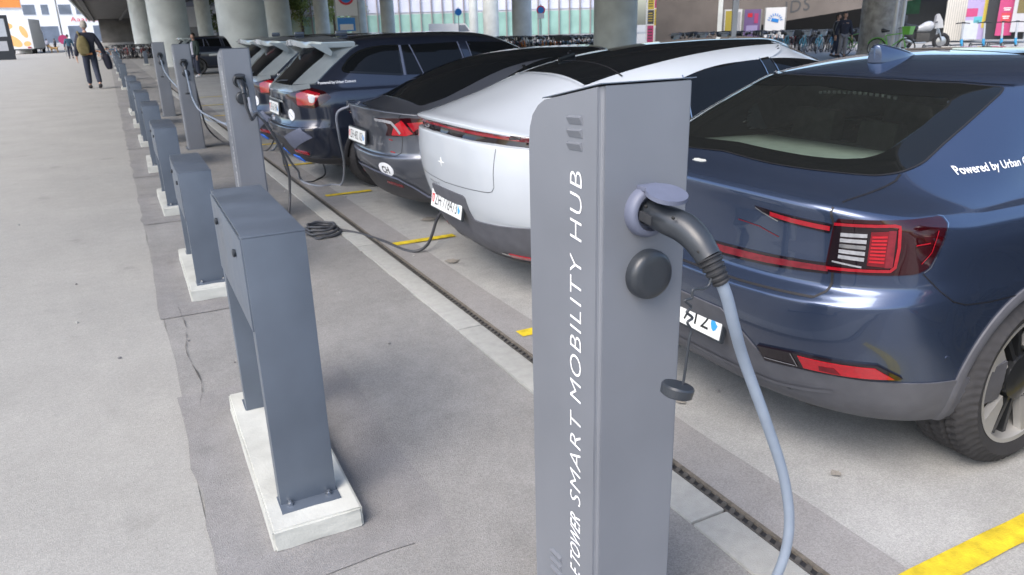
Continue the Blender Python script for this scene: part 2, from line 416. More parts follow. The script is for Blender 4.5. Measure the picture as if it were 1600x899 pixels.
# plug and pale blue cable of the near tower
t = thing('charging_cable', 'pale blue charging cable with graphite plug in the near tower socket', 'cable', (.96, 1.25, 1.245), 0)
def rel(pts, o): return [Vector(p) - Vector(o) for p in pts]
O = (.96, 1.25, 1.245)
path = cr([(.96, 1.25, 1.243), onY(1040, 343, 1.20), onY(1070, 357, 1.155), onY(1092, 379, 1.118), onY(1108, 404, 1.092)], 7)
mb = MB(); N = len(path)
mb.tube(rel(path, O), [.0290 + .0022 * math.sin(math.pi * i / (N - 1)) ** 2 - .006 * max(0, i / (N - 1) - .5) for i in range(N)], M['plug'], 28)
plug = mb.build('plug', t, 50)
mb = MB()                                                          # screw holes and the oval grip badge
for P, d in ((onY(1010, 322, 1.215), 0), (onY(1053, 340, 1.15), 0), (onY(1092, 393, 1.095), 0)):
    mb.lathe([(.0035, 0), (.0035, .004), (0, .004)], M['black_void'], Matrix.Translation(Vector(P) - Vector(O)) @ Matrix.Rotation(R(-90), 4, 'Y') @ Matrix.Rotation(R(-35), 4, 'Y'), 12)
mb.build('screw_hole', plug)
mb = MB(); mb.box(Vector(onY(1009, 341, 1.198)) - Vector(O), (.005, .040, .020), M['black_rubber'], Matrix.Rotation(R(6), 3, 'X'), bev=.0022); mb.build('grip_badge', plug)
mb = MB()
path2 = cr([onY(1107, 402, 1.094), onY(1117, 422, 1.080), onY(1128, 443, 1.070)], 14); N = len(path2)
mb.tube(rel(path2, O), [(.0275 - .0105 * i / (N - 1)) * (1.0 if i % 5 in (0, 1, 2) else .84) for i in range(N)], M['black_rubber'], 24)
mb.build('strain_relief', t, 30)
cpath = cr([onY(1127, 441, 1.071), onY(1136, 466, 1.07), onY(1148, 513, 1.08), onY(1162, 562, 1.10), (1.196, 1.1, .752), (1.277, 1.1, .569), (1.313, 1.1, .408), (1.312, 1.12, .26), (1.29, 1.17, .1), (1.25, 1.3, .022), (1.2, 1.55, .016), (1.25, 1.9, .016)], 10)
mb = MB(); mb.tube(rel(cpath, O), .0126, M['cable_blue'], 16); mb.build('cable', t, 60)
# sealing cap on its coiled tether
teth = [onY(*p, 1.075) for p in ((1112, 434), (1108, 445), (1100, 451), (1083, 453), (1081, 466), (1070, 470), (1080, 480), (1073, 488), (1082, 497), (1074, 504), (1080, 516), (1077, 530), (1073, 560), (1069, 590), (1067, 602))]
mb = MB(); mb.tube(rel(cr(teth, 5), O), .0028, M['plug'], 8); mb.build('cap_tether', t, 60)
cp = onY(1058, 610, 1.075)
mb = MB(); mb.lathe([(.0, -.012), (.029, -.012), (.033, -.009), (.034, .008), (.031, .012), (0, .013)], M['plug'],
                    Matrix.Translation(cp - Vector(O)) @ Matrix.Rotation(R(14), 4, 'Y'), 32); mb.build('sealing_cap', t, 40)

# ------------------------------------------------------------------ cables of the farther towers
def cable(label, O, pts, mt, r=.011, plug_r=.03, cap=True, n=8):
    t = thing('charging_cable', label, 'cable', O, 0, 'cables of the distant towers')
    p = cr(pts, n)
    mb = MB(); mb.tube(rel(p, O), r, mt, 8); mb.build('cable', t, 60)
    mb = MB(); mb.tube(rel(cr([O, Vector(O) + Vector((0, -.07, -.005)), Vector(O) + Vector((.003, -.14, -.05)), pts[0]], 4), O), [plug_r] * 8 + [plug_r * .8] * 2 + [plug_r * .6] * 3, M['plug'], 12)
    mb.build('plug', t, 50)
    if cap:
        c = Vector(pts[0]) + Vector((-.03, -.02, -.33))
        mb = MB(); mb.tube(rel([Vector(pts[0]), (Vector(pts[0]) + c) / 2 + Vector((.006, 0, 0)), c], O), .003, M['plug'], 6); mb.build('cap_tether', t)
        mb = MB(); mb.lathe([(0, -.012), (.03, -.012), (.03, .012), (0, .012)], M['plug'], Matrix.Translation(c - Vector(O)), 16); mb.build('sealing_cap', t)
    return t
coil = []
for i in range(40):
    a = -2.2 + i * .5; k = 1 - .008 * i
    coil.append((1.36 + .15 * k * math.cos(a), 6.22 + .17 * k * math.sin(a) + .0015 * i, .012 + .0016 * i + .012 * math.sin(i * 1.3) ** 2))
cable('black charging cable coiled on the asphalt, leading under the white car', (.955, 6.95, 1.24),
      [(.956, 6.79, 1.15), (.962, 6.80, 1.05), (.985, 6.81, .96), (1.0, 6.82, .93), (1.05, 6.84, .965), (1.13, 6.86, .86), (1.2, 6.9, .70), (1.27, 6.95, .45), (1.26, 6.98, .2), (1.21, 6.85, .05), (1.2, 6.6, .014), (1.27, 6.4, .013)] + coil + [(1.5, 6.18, .03), (1.62, 6.03, .014), (1.72, 5.7, .013), (1.80, 5.3, .013), (1.93, 5.25, .06), (2.1, 5.45, .2), (2.2, 5.5, .26)], M['cable_black'], .012, .03, False, 5)
cable('pale grey charging cable hanging from the dark grey saloon to the asphalt', (.985, 6.93, 1.23),
      [(.99, 6.78, 1.12), (1.0, 6.77, 1.0), (1.06, 6.82, .98), (1.2, 7.0, .74), (1.42, 7.6, .42), (1.62, 8.3, .2), (1.70, 8.65, .06), (1.74, 8.55, .013), (1.83, 8.3, .013), (1.97, 8.3, .013), (2.06, 8.2, .03), (2.03, 7.9, .3), (1.93, 7.6, .62), (1.9, 7.48, .86), (2.02, 7.42, .93)], M['cable_grey'], .013, .012, False)
cable('pale cable hanging from the third charging tower', (.955, 12.29, 1.24),
      [(.956, 12.13, 1.16), (.97, 12.12, .95), (.99, 12.1, .75), (1.06, 12.0, .58), (1.25, 11.8, .45), (1.4, 11.5, .35), (1.46, 11.3, .15), (1.5, 11.2, .014), (1.9, 11.4, .014), (2.1, 11.5, .3)], M['cable_blue'], .015)
cable('dark cable running from the third charging tower to the rear dark estate', (.955, 12.29, 1.10),
      [(1.08, 12.5, .95), (1.12, 12.6, .6), (1.16, 12.6, .3), (1.3, 12.4, .1), (1.5, 11.9, .02), (1.8, 11.4, .014), (2.0, 11.3, .3)], M['cable_black'], .012, .01, False)
cable('pale cable hanging from the farthest charging tower', (.955, 17.89, 1.24),
      [(.956, 17.73, 1.16), (.99, 17.7, .95), (1.08, 17.6, .75), (1.25, 17.3, .5), (1.4, 16.9, .3), (1.5, 16.4, .05), (1.75, 15.6, .014), (2.1, 14.2, .2)], M['cable_blue'], .016)
cable('thin black cable looped on the asphalt behind the nearest dark estate', (1.62, 8.95, .6),
      [(1.6, 8.9, .45), (1.58, 8.86, .2), (1.66, 8.8, .014), (1.8, 8.6, .013), (1.9, 8.7, .013), (2.05, 8.9, .05), (2.0, 8.95, .3)], M['cable_black'], .009, .015, False)

# ------------------------------------------------------------------ bollards on concrete plinths
def bollard_meshes(h):
    W_, L_, T_ = .192, .84, .065; zb = .08
    out = {}
    mb = MB()                                                       # folded sheet: top beam with sloping ends
    zt = zb + h
    mb.box((W_ / 2, L_ / 2, zt - .163), (W_ - .006, L_ - 2 * T_ + .002, .314), M['steel_dark'], bev=.002); out['beam'] = mb.mesh('beam')
    mb = MB(); mb.box((W_ / 2, L_ / 2, zt - .003), (W_ + .001, L_ + .001, .006), M['steel_dark'], bev=.0022); out['top_plate'] = mb.mesh('top_plate')
    mb = MB(); mb.box((-.002, L_ / 2, zt - .162), (.006, L_ - .02, .300), M['steel_dark'], bev=.002); out['cover_panel'] = mb.mesh('cover_panel')
    for i_, y in enumerate((.17, .67)):
        mb = MB(); mb.lathe([(.012, 0), (.0135, .004), (.0135, .009), (.009, .012), (0, .012)], M['plug'], Matrix.Translation((-.005, y, zt - .09)) @ Matrix.Rotation(R(-90), 4, 'Y'), 16); out['bolt%d' % i_] = mb.mesh('bolt')
    for k, y in enumerate((T_ / 2, L_ - T_ / 2)):
        mb = MB(); hz = h - .0062
        s = -1 if k == 0 else 1
        mb.box((W_ / 2, y, zb + hz / 2), (W_, T_, hz), M['steel_dark'], bev=.003)
        out['leg%d' % k] = mb.mesh('leg')
        mb = MB(); mb.box((W_ / 2, y + s * .03, zb + .004), (W_ + .01, T_ + .05, .008), M['steel_dark'], bev=.002)
        for sx in (.03, W_ - .03):
            mb.lathe([(.011, 0), (.011, .009), (.006, .011), (.006, .02), (0, .021)], M['chrome'], Matrix.Translation((sx, y + s * .046, zb + .008)), 6)
        out['foot%d' % k] = mb.mesh('foot_plate')
    return out
def plinth_mesh():
    bm = bmesh.new(); bmesh.ops.create_cube(bm, size=1); bmesh.ops.scale(bm, vec=(.30, 1.12, .082), verts=bm.verts)
    bmesh.ops.subdivide_edges(bm, edges=bm.edges, cuts=5, use_grid_fill=True)
    bmesh.ops.bevel(bm, geom=[e for e in bm.edges if e.calc_face_angle(0) > .5], offset=.007, segments=2, affect='EDGES')
    for v in bm.verts: v.co += Vector((random.uniform(-1, 1), random.uniform(-1, 1), random.uniform(-.6, .6))) * .0022
    bmesh.ops.translate(bm, vec=(0, 0, .041), verts=bm.verts)
    mb = MB(); mb.bm(bm, M['plinth']); me = mb.mesh('plinth')
    me.polygons.foreach_set('use_smooth', [True] * len(me.polygons)); me.set_sharp_from_angle(angle=R(35)); return me
BT, BL, PL = bollard_meshes(.96), bollard_meshes(.735), plinth_mesh()
for d in (BT, BL):
    for me in d.values(): me.polygons.foreach_set('use_smooth', [True] * len(me.polygons)); me.set_sharp_from_angle(angle=R(35))
ORD = ['', 'first', 'second', 'third', 'fourth', 'fifth', 'sixth']
def bollard(i, x, y, tall=False, rz=0., far=None):
    lab = 'tall slate grey steel bollard in the foreground left of the near charging tower' if tall else \
        (far or 'low grey steel bollard, %s of its row behind the tall near one' % ORD[i])
    t = thing('bollard', lab, 'bollard', (x, y, 0), rz, 'grey bollards along the pavement edge')
    for k, me in (BT if tall else BL).items():
        o = bpy.data.objects.new(me.name.split('.')[0], me); col.objects.link(o); o.parent = t
    p = bpy.data.objects.new('plinth', PL); col.objects.link(p); p.location = (x + .10, y + .42, 0.004); p.rotation_euler = (0, 0, rz)
    tag(p, 'pale concrete plinth under the ' + ('tall near bollard' if tall else (far and 'far bollard at ' + far.split(' at ')[-1] or '%s low bollard of the row' % ORD[i])), 'plinth', 'concrete plinths under the bollards')
bollard(0, .262, 2.33, True, R(-.5))
for i, y in enumerate((5.10, 7.82, 10.52, 13.15, 16.05, 18.75)): bollard(i + 1, .262, y, False, R(random.uniform(-1.2, 1.2)))
for y, s in ((28.3, 'the walking man'), (34.5, 'the middle distance'), (41, 'the far end of the dark car'), (48, 'the left column'), (55, 'the bicycle racks')):
    bollard(9, .262, y, False, R(random.uniform(-1, 1)), 'small distant grey bollard standing at ' + s)
bollard(9, 1.9, 52, False, 0, 'lone distant grey bollard standing at the right of the others, by the bicycles')
# ------------------------------------------------------------------ car paint, glass, lamps
def paint(name, c, metal=.5, rough=.34, flake=.0):
    return mat(name, c, rough, metal, 1., .05, 1.5, .0, coat_rough=.025)
M['paint_blue'] = paint('dark_blue_metallic_paint', (.050, .073, .130), .65, .25)
M['paint_white'] = paint('white_pearl_paint', (.45, .485, .52), .0, .4)
M['paint_grey'] = paint('anthracite_metallic_paint', (.105, .115, .138), .6, .33)
M['paint_navy'] = paint('navy_metallic_paint', (.018, .024, .042), .5, .32)
M['paint_black'] = paint('black_paint', (.02, .022, .026), .3, .3)
M['cladding'] = mat('grey_cladding', (.085, .088, .102), .6, 0, 0, .12, 14, .12, 300)
M['cladding_black'] = mat('black_cladding', (.03, .03, .034), .5, 0, 0, .12, 14, .1, 300)
M['tint'] = mat('dark_tinted_glass', (.006, .007, .008), .03, 0, 0, 0, spec=.2)
M['frit'] = mat('black_glass_border', (.008, .009, .009), .04, 0, 0, 0, spec=.35)
M['glass'] = glassmat('rear_glass', (.78, .87, .82))
M['glass_clear'] = glassmat('windscreen_glass', (.7, .76, .73))
M['red'] = mat('red_lamp', (.28, .006, .014), .12, 0, .8, .15, 60)
M['red_mid'] = mat('dull_red_lamp', (.15, .008, .016), .2, 0, .6, .25, 40)
M['red_dark'] = mat('dark_red_lamp', (.13, .005, .010), .15, 0, .2, .2, 30)
M['red_bright'] = mat('bright_red_lamp', (.40, .006, .014), .12, 0, .8, .1, 80)
M['lamp_clear'] = mat('clear_lamp', (.36, .37, .39), .2, .3, .6, .2, 60)
M['lamp_black'] = mat('smoked_lamp', (.010, .006, .008), .05, 0, .3, 0)
M['lamp_deep'] = mat('deep_red_lens', (.022, .0015, .003), .06, 0, .4, .1, 30)
M['tyre'] = mat('tyre_rubber', (.028, .028, .031), .75, 0, 0, .2, 20, .15, 300)
M['rim_silver'] = mat('machined_alloy', (.40, .40, .39), .35, .45, .3, .06, 10)
M['rim_black'] = mat('black_alloy', (.025, .027, .03), .3, .3, .5, .05, 10)
M['plate'] = mat('number_plate_white', (.72, .74, .73), .4, 0, 0, .04, 10)
M['plate_text'] = mat('number_plate_black', (.012, .014, .014), .5, 0, 0, 0)
M['shield_blue'] = mat('shield_blue', (.04, .3, .72), .4, 0, 0, 0)
M['shield_red'] = mat('shield_red', (.7, .03, .03), .4, 0, 0, 0)
M['interior'] = mat('dark_upholstery', (.085, .09, .087), .8, 0, 0, .2, 20)
M['shelf'] = mat('parcel_shelf', (.24, .27, .255), .9, 0, 0, .1, 12)
M['sticker_white'] = mat('white_sticker', (.78, .8, .82), .45, 0, 0, .03, 10)
M['cover_blue'] = mat('bright_blue_plastic', (.02, .16, .75), .4, 0, .3, .05, 10)

def pchip(X, Y, xs):
    X = np.asarray(X, float); Y = np.asarray(Y, float); h = np.diff(X); d = np.diff(Y) / h; n = len(X); m = np.zeros(n)
    for i in range(1, n - 1):
        if d[i - 1] * d[i] > 0:
            w1 = 2 * h[i] + h[i - 1]; w2 = h[i] + 2 * h[i - 1]; m[i] = (w1 + w2) / (w1 / d[i - 1] + w2 / d[i])
    m[0] = d[0]; m[-1] = d[-1]
    i = np.clip(np.searchsorted(X, xs) - 1, 0, n - 2); t = (xs - X[i]) / h[i]
    return ((1 + 2 * t) * (1 - t) ** 2 * Y[i] + t * (1 - t) ** 2 * h[i] * m[i] + t * t * (3 - 2 * t) * Y[i + 1] + t * t * (t - 1) * h[i] * m[i + 1])

def body_grid(levels, nsub=7, NR=46, NS=44, NF=24, bulge=.035):
    """car shell as a stack of rings; level: (x_rear, depth_rear, n_rear, z_rear, half_width, z_side, x_front, depth_front, n_front, z_front)"""
    L = np.array(levels, float); K = len(L); xs = np.linspace(0, K - 1, (K - 1) * nsub + 1)
    P = np.stack([pchip(range(K), L[:, j], xs) for j in range(10)], 1)
    xmid = (L[:, 0].min() + L[:, 6].max()) / 2; half = (L[:, 6].max() - L[:, 0].min()) / 2
    rings = []
    th = np.linspace(0, math.pi / 2, 600)
    def quarter(D, n, w, cnt):
        dx = D * (1 - np.abs(np.cos(th)) ** (2 / n)); y = w * np.abs(np.sin(th)) ** (2 / n)
        s = np.concatenate([[0], np.cumsum(np.hypot(np.diff(dx), np.diff(y)))])
        if s[-1] < 1e-6: return np.zeros(cnt), np.zeros(cnt)
        q = np.linspace(0, s[-1], cnt); return np.interp(q, s, dx), np.interp(q, s, y)
    sm = lambda t: t * t * (3 - 2 * t)
    for (xr, Dr, nr, zr, w_, zs, xf, Df, nf, zf) in P:
        dx, y = quarter(Dr, nr, w_, NR); x1 = xr + dx; t = np.clip(dx / max(Dr, 1e-6), 0, 1); z1 = zr + (zs - zr) * (1 - (1 - t) ** 2)
        x2 = np.linspace(xr + Dr, xf - Df, NS)[1:-1]; y2 = np.full(NS - 2, w_); z2 = np.full(NS - 2, zs)
        dx3, y3 = quarter(Df, nf, w_, NF); t3 = np.clip(dx3 / max(Df, 1e-6), 0, 1); x3 = (xf - dx3)[::-1]; z3 = (zf + (zs - zf) * (1 - (1 - t3) ** 2))[::-1]
        x = np.concatenate([x1, x2, x3]); yy = np.concatenate([y, y2, y3[::-1]]); z = np.concatenate([z1, z2, z3])
        yy = yy * (1 - bulge * ((x - xmid) / half) ** 2)
        rings.append((x, yy, z))
    N = len(rings[0][0]); vs = []; ring = 2 * N - 2
    for x, y, z in rings:
        for i in range(N): vs.append((x[i], -y[i], z[i]))
        for i in range(N - 2, 0, -1): vs.append((x[i], y[i], z[i]))
    fs = []
    for k in range(len(rings) - 1):
        for i in range(ring):
            j = (i + 1) % ring
            fs.append((k * ring + i, k * ring + j, (k + 1) * ring + j, (k + 1) * ring + i))
    bm = bmesh.new(); bv = [bm.verts.new(v) for v in vs]
    for f in fs: bm.faces.new([bv[i] for i in f])
    bmesh.ops.remove_doubles(bm, verts=bm.verts, dist=4e-4)
    bmesh.ops.dissolve_degenerate(bm, edges=bm.edges, dist=1e-4)
    # close the keel and the ridge if they stay open
    bmesh.ops.holes_fill(bm, edges=[e for e in bm.edges if e.is_boundary], sides=0)
    bmesh.ops.recalc_face_normals(bm, faces=bm.faces)
    return bm

class Car:
    def __init__(s, label, group, X0, Yc, levels, paintm, wheels, wr=.345, arch=.375, xa=1.3, bulge=.035, rz=0.):
        s.t = thing('parked_car', label, 'car', (X0, Yc, 0), rz, group)
        s.bm = body_grid(levels, bulge=bulge); s.paint = paintm; s.xa = xa; s.wr = wr; s.wx = wheels
        bmc = s.bm.copy(); s.bvh = BVHTree.FromBMesh(bmc); bmc.free()
        s.arch = arch; s.cut = []
    # maps from a drawing plane to the shell
    def mp(s, kind, sg=-1):
        xa = s.xa
        if kind == 'rear': return lambda u, v: (Vector((-2, u * sg, v)), Vector((1, 0, 0)))
        if kind == 'front': return lambda u, v: (Vector((8, u * sg, v)), Vector((-1, 0, 0)))
        if kind == 'side': return lambda u, v: (Vector((u, 3 * sg, v)), Vector((0, -sg, 0)))
        if kind == 'top': return lambda u, v: (Vector((u, v * sg, 3)), Vector((0, 0, -1)))
        if kind == 'wrap':      # u = angle about an upright axis through (xa, 0), 0 at the very back
            return lambda u, v: (Vector((xa - 4 * math.cos(u), 4 * sg * math.sin(u), v)), Vector((math.cos(u), -sg * math.sin(u), 0)))
    def hit(s, o, d):
        loc, n, i, dist = s.bvh.ray_cast(o, d)
        if loc is None:
            loc, n, i, dist = s.bvh.find_nearest(o + d * max(0, (Vector((2, 0, .8)) - o).dot(d)))
        if n.dot(d) > 0: n = -n
        return loc, n
    def patch(s, mb, poly, kind, m, off=.002, grid=.04, sg=-1, skirt=.004, gu=None):
        gu = gu or (grid if kind != 'wrap' else grid * .7)
        bm = bmesh.new(); bm.faces.new([bm.verts.new((u, v, 0)) for u, v in poly])
        us = [p[0] for p in poly]; vs_ = [p[1] for p in poly]
        for lo, hi, ax, g in ((min(us), max(us), 0, gu), (min(vs_), max(vs_), 1, grid)):
            k = int((hi - lo) / g)
            for i in range(1, k + 1):
                c = [0, 0, 0]; c[ax] = lo + (hi - lo) * i / (k + 1); nrm = [0, 0, 0]; nrm[ax] = 1
                bmesh.ops.bisect_plane(bm, geom=list(bm.verts) + list(bm.edges) + list(bm.faces), plane_co=c, plane_no=nrm)
        bmesh.ops.triangulate(bm, faces=[f for f in bm.faces if len(f.verts) > 4])
        f = s.mp(kind, sg); inner = {}
        bm.verts.ensure_lookup_table()
        for v in list(bm.verts):
            o, d = f(v.co.x, v.co.y); loc, n = s.hit(o, d)
            v.co = loc + n * off; inner[v] = loc - n * skirt
        for e in [e for e in bm.edges if e.is_boundary]:
            a, b = e.verts
            va = inner[a] if not isinstance(inner[a], Vector) else None
            if va is None: va = bm.verts.new(inner[a]); inner[a] = va
            vb = inner[b] if not isinstance(inner[b], Vector) else None
            if vb is None: vb = bm.verts.new(inner[b]); inner[b] = vb
            bm.faces.new((a, b, vb, va))
        mb.bm(bm, m)
    def line(s, mb, path, kind, m, wd=.006, off=.0012, sg=-1, step=.03, closed=False):
        P = [Vector((p[0], p[1], 0)) for p in path]
        if closed: P.append(P[0])
        Q = []
        for a, b in zip(P, P[1:]):
            sc_ = (1.0 if kind != 'wrap' else 1.0)
            n = max(1, int((b - a).length / step)); Q += [a.lerp(b, i / n) for i in range(n)]
        Q.append(P[-1]); f = s.mp(kind, sg)
        C3 = []; NN = []
        for q in Q:
            o, d = f(q.x, q.y); loc, n = s.hit(o, d); C3.append(loc + n * off); NN.append(n)
        vs = []
        for i, c in enumerate(C3):
            t = (C3[min(i + 1, len(C3) - 1)] - C3[max(i - 1, 0)]); sd_ = t.cross(NN[i])
            sd_ = sd_.normalized() * wd / 2 if sd_.length > 1e-9 else Vector((0, 0, wd / 2))
            vs += [c + sd_, c - sd_]
        mb.add(vs, [[2 * i, 2 * i + 1, 2 * i + 3, 2 * i + 2] for i in range(len(C3) - 1)], m)
    def text(s, mb, string, kind, u0, v0, height, width, m, sg=-1, off=.0015, bold=.0, flip=1, slope=0.):
        vs, fs = text_mesh(string, 1, bold)
        x0 = min(v.x for v in vs); x1 = max(v.x for v in vs); y0 = min(v.y for v in vs); y1 = max(v.y for v in vs)
        f = s.mp(kind, sg); out = []
        for v in vs:
            u = u0 + flip * (v.x - x0) / (x1 - x0) * width; w_ = v0 + (v.y - y0) / (y1 - y0) * height + slope * (u - u0)
            o, d = f(u, w_); loc, n = s.hit(o, d); out.append(loc + n * off)
        mb.add(out, fs, m)
    def part(s, name, items, parent=None, both=True, angle=35):
        """items drawn on one side and, if both, on the mirrored side too, one mesh per side"""
        res = []
        for sg in ((-1, 1) if both else (-1,)):
            mb = MB()
            for it in items:
                k = it[0]
                if k == 'p': s.patch(mb, *it[1:3], it[3], sg=sg, **(it[4] if len(it) > 4 else {}))
                else: s.line(mb, *it[1:3], it[3], sg=sg, **(it[4] if len(it) > 4 else {}))
            res.append(mb.build(name, parent or s.t, angle))
        return res
    def finish(s, liner, cutwin=None):
        me = bpy.data.meshes.new('body'); s.bm.to_mesh(me); s.bm.free(); me.materials.append(s.paint)
        o = bpy.data.objects.new('body', me); col.objects.link(o)
        cuts = []
        for x in s.wx:
            for sg in (-1, 1):
                mb = MB(); mb.lathe([(s.arch, 0), (s.arch, .42)], liner, Matrix.Translation((x, sg * .58 if sg > 0 else -1.0, s.wr)) @ Matrix.Rotation(R(-90), 4, 'X'), 56)
                c = mb.build('cutter', None, None); cuts.append(c)
                md = o.modifiers.new('b', 'BOOLEAN'); md.object = c; md.operation = 'DIFFERENCE'; md.solver = 'EXACT'
                try: md.material_mode = 'TRANSFER'
                except Exception: pass
        bpy.context.view_layer.update()
        nm = bpy.data.meshes.new_from_object(o.evaluated_get(bpy.context.evaluated_depsgraph_get()))
        nm.name = 'body'
        bpy.data.objects.remove(o)
        for c in cuts: bpy.data.objects.remove(c)
        if len(nm.materials) < 2: nm.materials.append(liner)
        if cutwin:
            bm = bmesh.new(); bm.from_mesh(nm)
            bmesh.ops.delete(bm, geom=[f for f in bm.faces if cutwin(f.calc_center_median(), f.normal)], context='FACES'); bm.to_mesh(nm); bm.free()
        return link('body', nm, s.t, 50)

def inside(poly, u, v):
    r = False; j = len(poly) - 1
    for i in range(len(poly)):
        a, b = poly[i], poly[j]
        if (a[1] > v) != (b[1] > v) and u < (b[0] - a[0]) * (v - a[1]) / (b[1] - a[1]) + a[0]: r = not r
        j = i
    return r
def shrink(poly, d):
    cx = sum(p[0] for p in poly) / len(poly); cy = sum(p[1] for p in poly) / len(poly)
    out = []
    n = len(poly)
    for i in range(n):
        a = Vector(poly[i - 1]); b = Vector(poly[i]); c = Vector(poly[(i + 1) % n])
        e1 = (b - a).normalized(); e2 = (c - b).normalized()
        n1 = Vector((-e1.y, e1.x)); n2 = Vector((-e2.y, e2.x))
        area = sum(poly[k][0] * poly[(k + 1) % n][1] - poly[(k + 1) % n][0] * poly[k][1] for k in range(n))
        sgn = 1 if area > 0 else -1
        k = (n1 + n2); k = k / max(.3, k.length_squared) * 2 * sgn * d
        q = b + k; out.append((q.x, q.y))
    return out
def rnd(poly, r, seg=5):
    """polygon with rounded corners"""
    out = []; n = len(poly)
    rr = r if isinstance(r, (list, tuple)) else [r] * n
    for i in range(n):
        a = Vector(poly[i - 1]); b = Vector(poly[i]); c = Vector(poly[(i + 1) % n]); k = rr[i]
        if k <= 0: out.append((b.x, b.y)); continue
        d1 = min(k, (a - b).length * .45); d2 = min(k, (c - b).length * .45)
        p = b + (a - b).normalized() * d1; q = b + (c - b).normalized() * d2
        for j in range(seg + 1):
            t = j / seg; w_ = p * (1 - t) ** 2 + b * 2 * t * (1 - t) + q * t * t; out.append((w_.x, w_.y))
    return out
def mirror(half):
    """half outline from the centre line to the centre line, mirrored in u"""
    return half + [(-u, v) for u, v in half[::-1] if abs(u) > 1e-6]

# ------------------------------------------------------------------ wheels
def wheel_meshes(r, wd, style, tag_):
    out = {}
    # tyre with directional tread
    n = 240; prof = []
    hw = wd / 2; ri = r * .70
    sec = [(-hw + .012, ri), (-hw - .002, ri + .02), (-hw - .012, (ri + r) / 2), (-hw + .002, r - .03), (-hw + .016, r - .011), (-hw + .03, r - .004)]
    sec += [(-hw + .03 + (wd - .06) * i / 16, r) for i in range(1, 16)] + [(-a, b) for a, b in sec[::-1]]
    vs = []; fs = []; K = len(sec)
    for k in range(n):
        a = 2 * math.pi * k / n
        for j, (y, rr) in enumerate(sec):
            q = rr
            if 4 <= j <= K - 5:
                lat = abs(y) / hw
                ph = (k + lat * 9) % 4
                if ph < 1.3: q -= .008
                if j in (10, 16): q = r - .014
            elif j in (3, K - 4):
                if (k + 9) % 4 < 1.5: q -= .009
            vs.append((q * math.cos(a), y, q * math.sin(a)))
    for k in range(n):
        k2 = (k + 1) % n
        for j in range(K - 1): fs.append([k * K + j, k2 * K + j, k2 * K + j + 1, k * K + j + 1])
    mb = MB(); mb.add(vs, fs, M['tyre']); out['tyre'] = (mb.mesh('tyre'), 40)
    ro = ri + .006; rot = Matrix.Rotation(R(90), 4, 'X')                # local z -> -y (outer face)
    mb = MB()
    mb.lathe([(ro, hw - .01), (ro + .004, hw - .002), (ro - .012, hw - .004), (ro - .02, hw - .03), (ro - .02, -hw + .01)], M['rim_silver'] if style != 'black' else M['rim_black'], rot, 72, caps=False)
    out['rim'] = (mb.mesh('rim'), 40)
    mb = MB(); mb.lathe([(0, hw - .125), (ro - .022, hw - .125)], M['black_void'], rot, 40, caps=False)
    mb.lathe([(0, hw - .085), (.16, hw - .085), (.165, hw - .11)], M['iron'], rot, 40, caps=False); out['brake_disc'] = (mb.mesh('brake_disc'), 40)
    mb = MB()
    ns = 5
    for i in range(ns):
        a0 = 2 * math.pi * i / ns
        def pt(rad, a, d): return (rad * math.cos(a0 + a), -(hw - d), rad * math.sin(a0 + a))
        # wide flat blade, silver
        q = [pt(.10, -.16, .030), pt(ro - .014, -.30, .008), pt(ro - .008, -.11, .006), pt(ro - .014, .08, .008), pt(.12, .12, .028)]
        qb = [(x, y + .028, z) for x, y, z in q]
        mb.add(q + qb, [[0, 1, 2, 3, 4], [9, 8, 7, 6, 5]] + [[j, (j + 1) % 5, 5 + (j + 1) % 5, 5 + j] for j in range(5)], M['rim_silver'] if style == 'aero' else M['rim_black'])
        # dark spoke beside it
        for da in (.36, .68):
            q = [pt(.06, da - .12, .030), pt(ro - .012, da - .045, .034), pt(ro - .012, da + .045, .034), pt(.06, da + .12, .030)]
            qb = [(x, y + .03, z) for x, y, z in q]
            mb.add(q + qb, [[0, 1, 2, 3], [7, 6, 5, 4]] + [[j, (j + 1) % 4, 4 + (j + 1) % 4, 4 + j] for j in range(4)], M['rim_black'])
    mb.lathe([(.09, hw - .045), (.088, hw - .022), (.06, hw - .016), (.03, hw - .014), (0, hw - .014)], M['rim_black'], rot, 32)
    out['spokes'] = (mb.mesh('spokes'), 30)
    for k in out:
        me, a = out[k]; me.polygons.foreach_set('use_smooth', [True] * len(me.polygons)); me.set_sharp_from_angle(angle=R(a)); out[k] = me
    return out
WH = {'aero': wheel_meshes(.352, .235, 'aero', ''), 'black': wheel_meshes(.352, .245, 'black', '')}
def add_wheels(car, style, half, spin=0.):
    for x in car.wx:
        for sg in (-1, 1):
            wme = WH[style]
            ty = bpy.data.objects.new('wheel', wme['tyre']); col.objects.link(ty); ty.parent = car.t
            ty.location = (x, sg * half, .352); ty.rotation_euler = (0, spin, 0) if sg < 0 else (0, spin, math.pi)
            for k in ('rim', 'spokes', 'brake_disc'):
                o = bpy.data.objects.new(k, wme[k]); col.objects.link(o); o.parent = ty
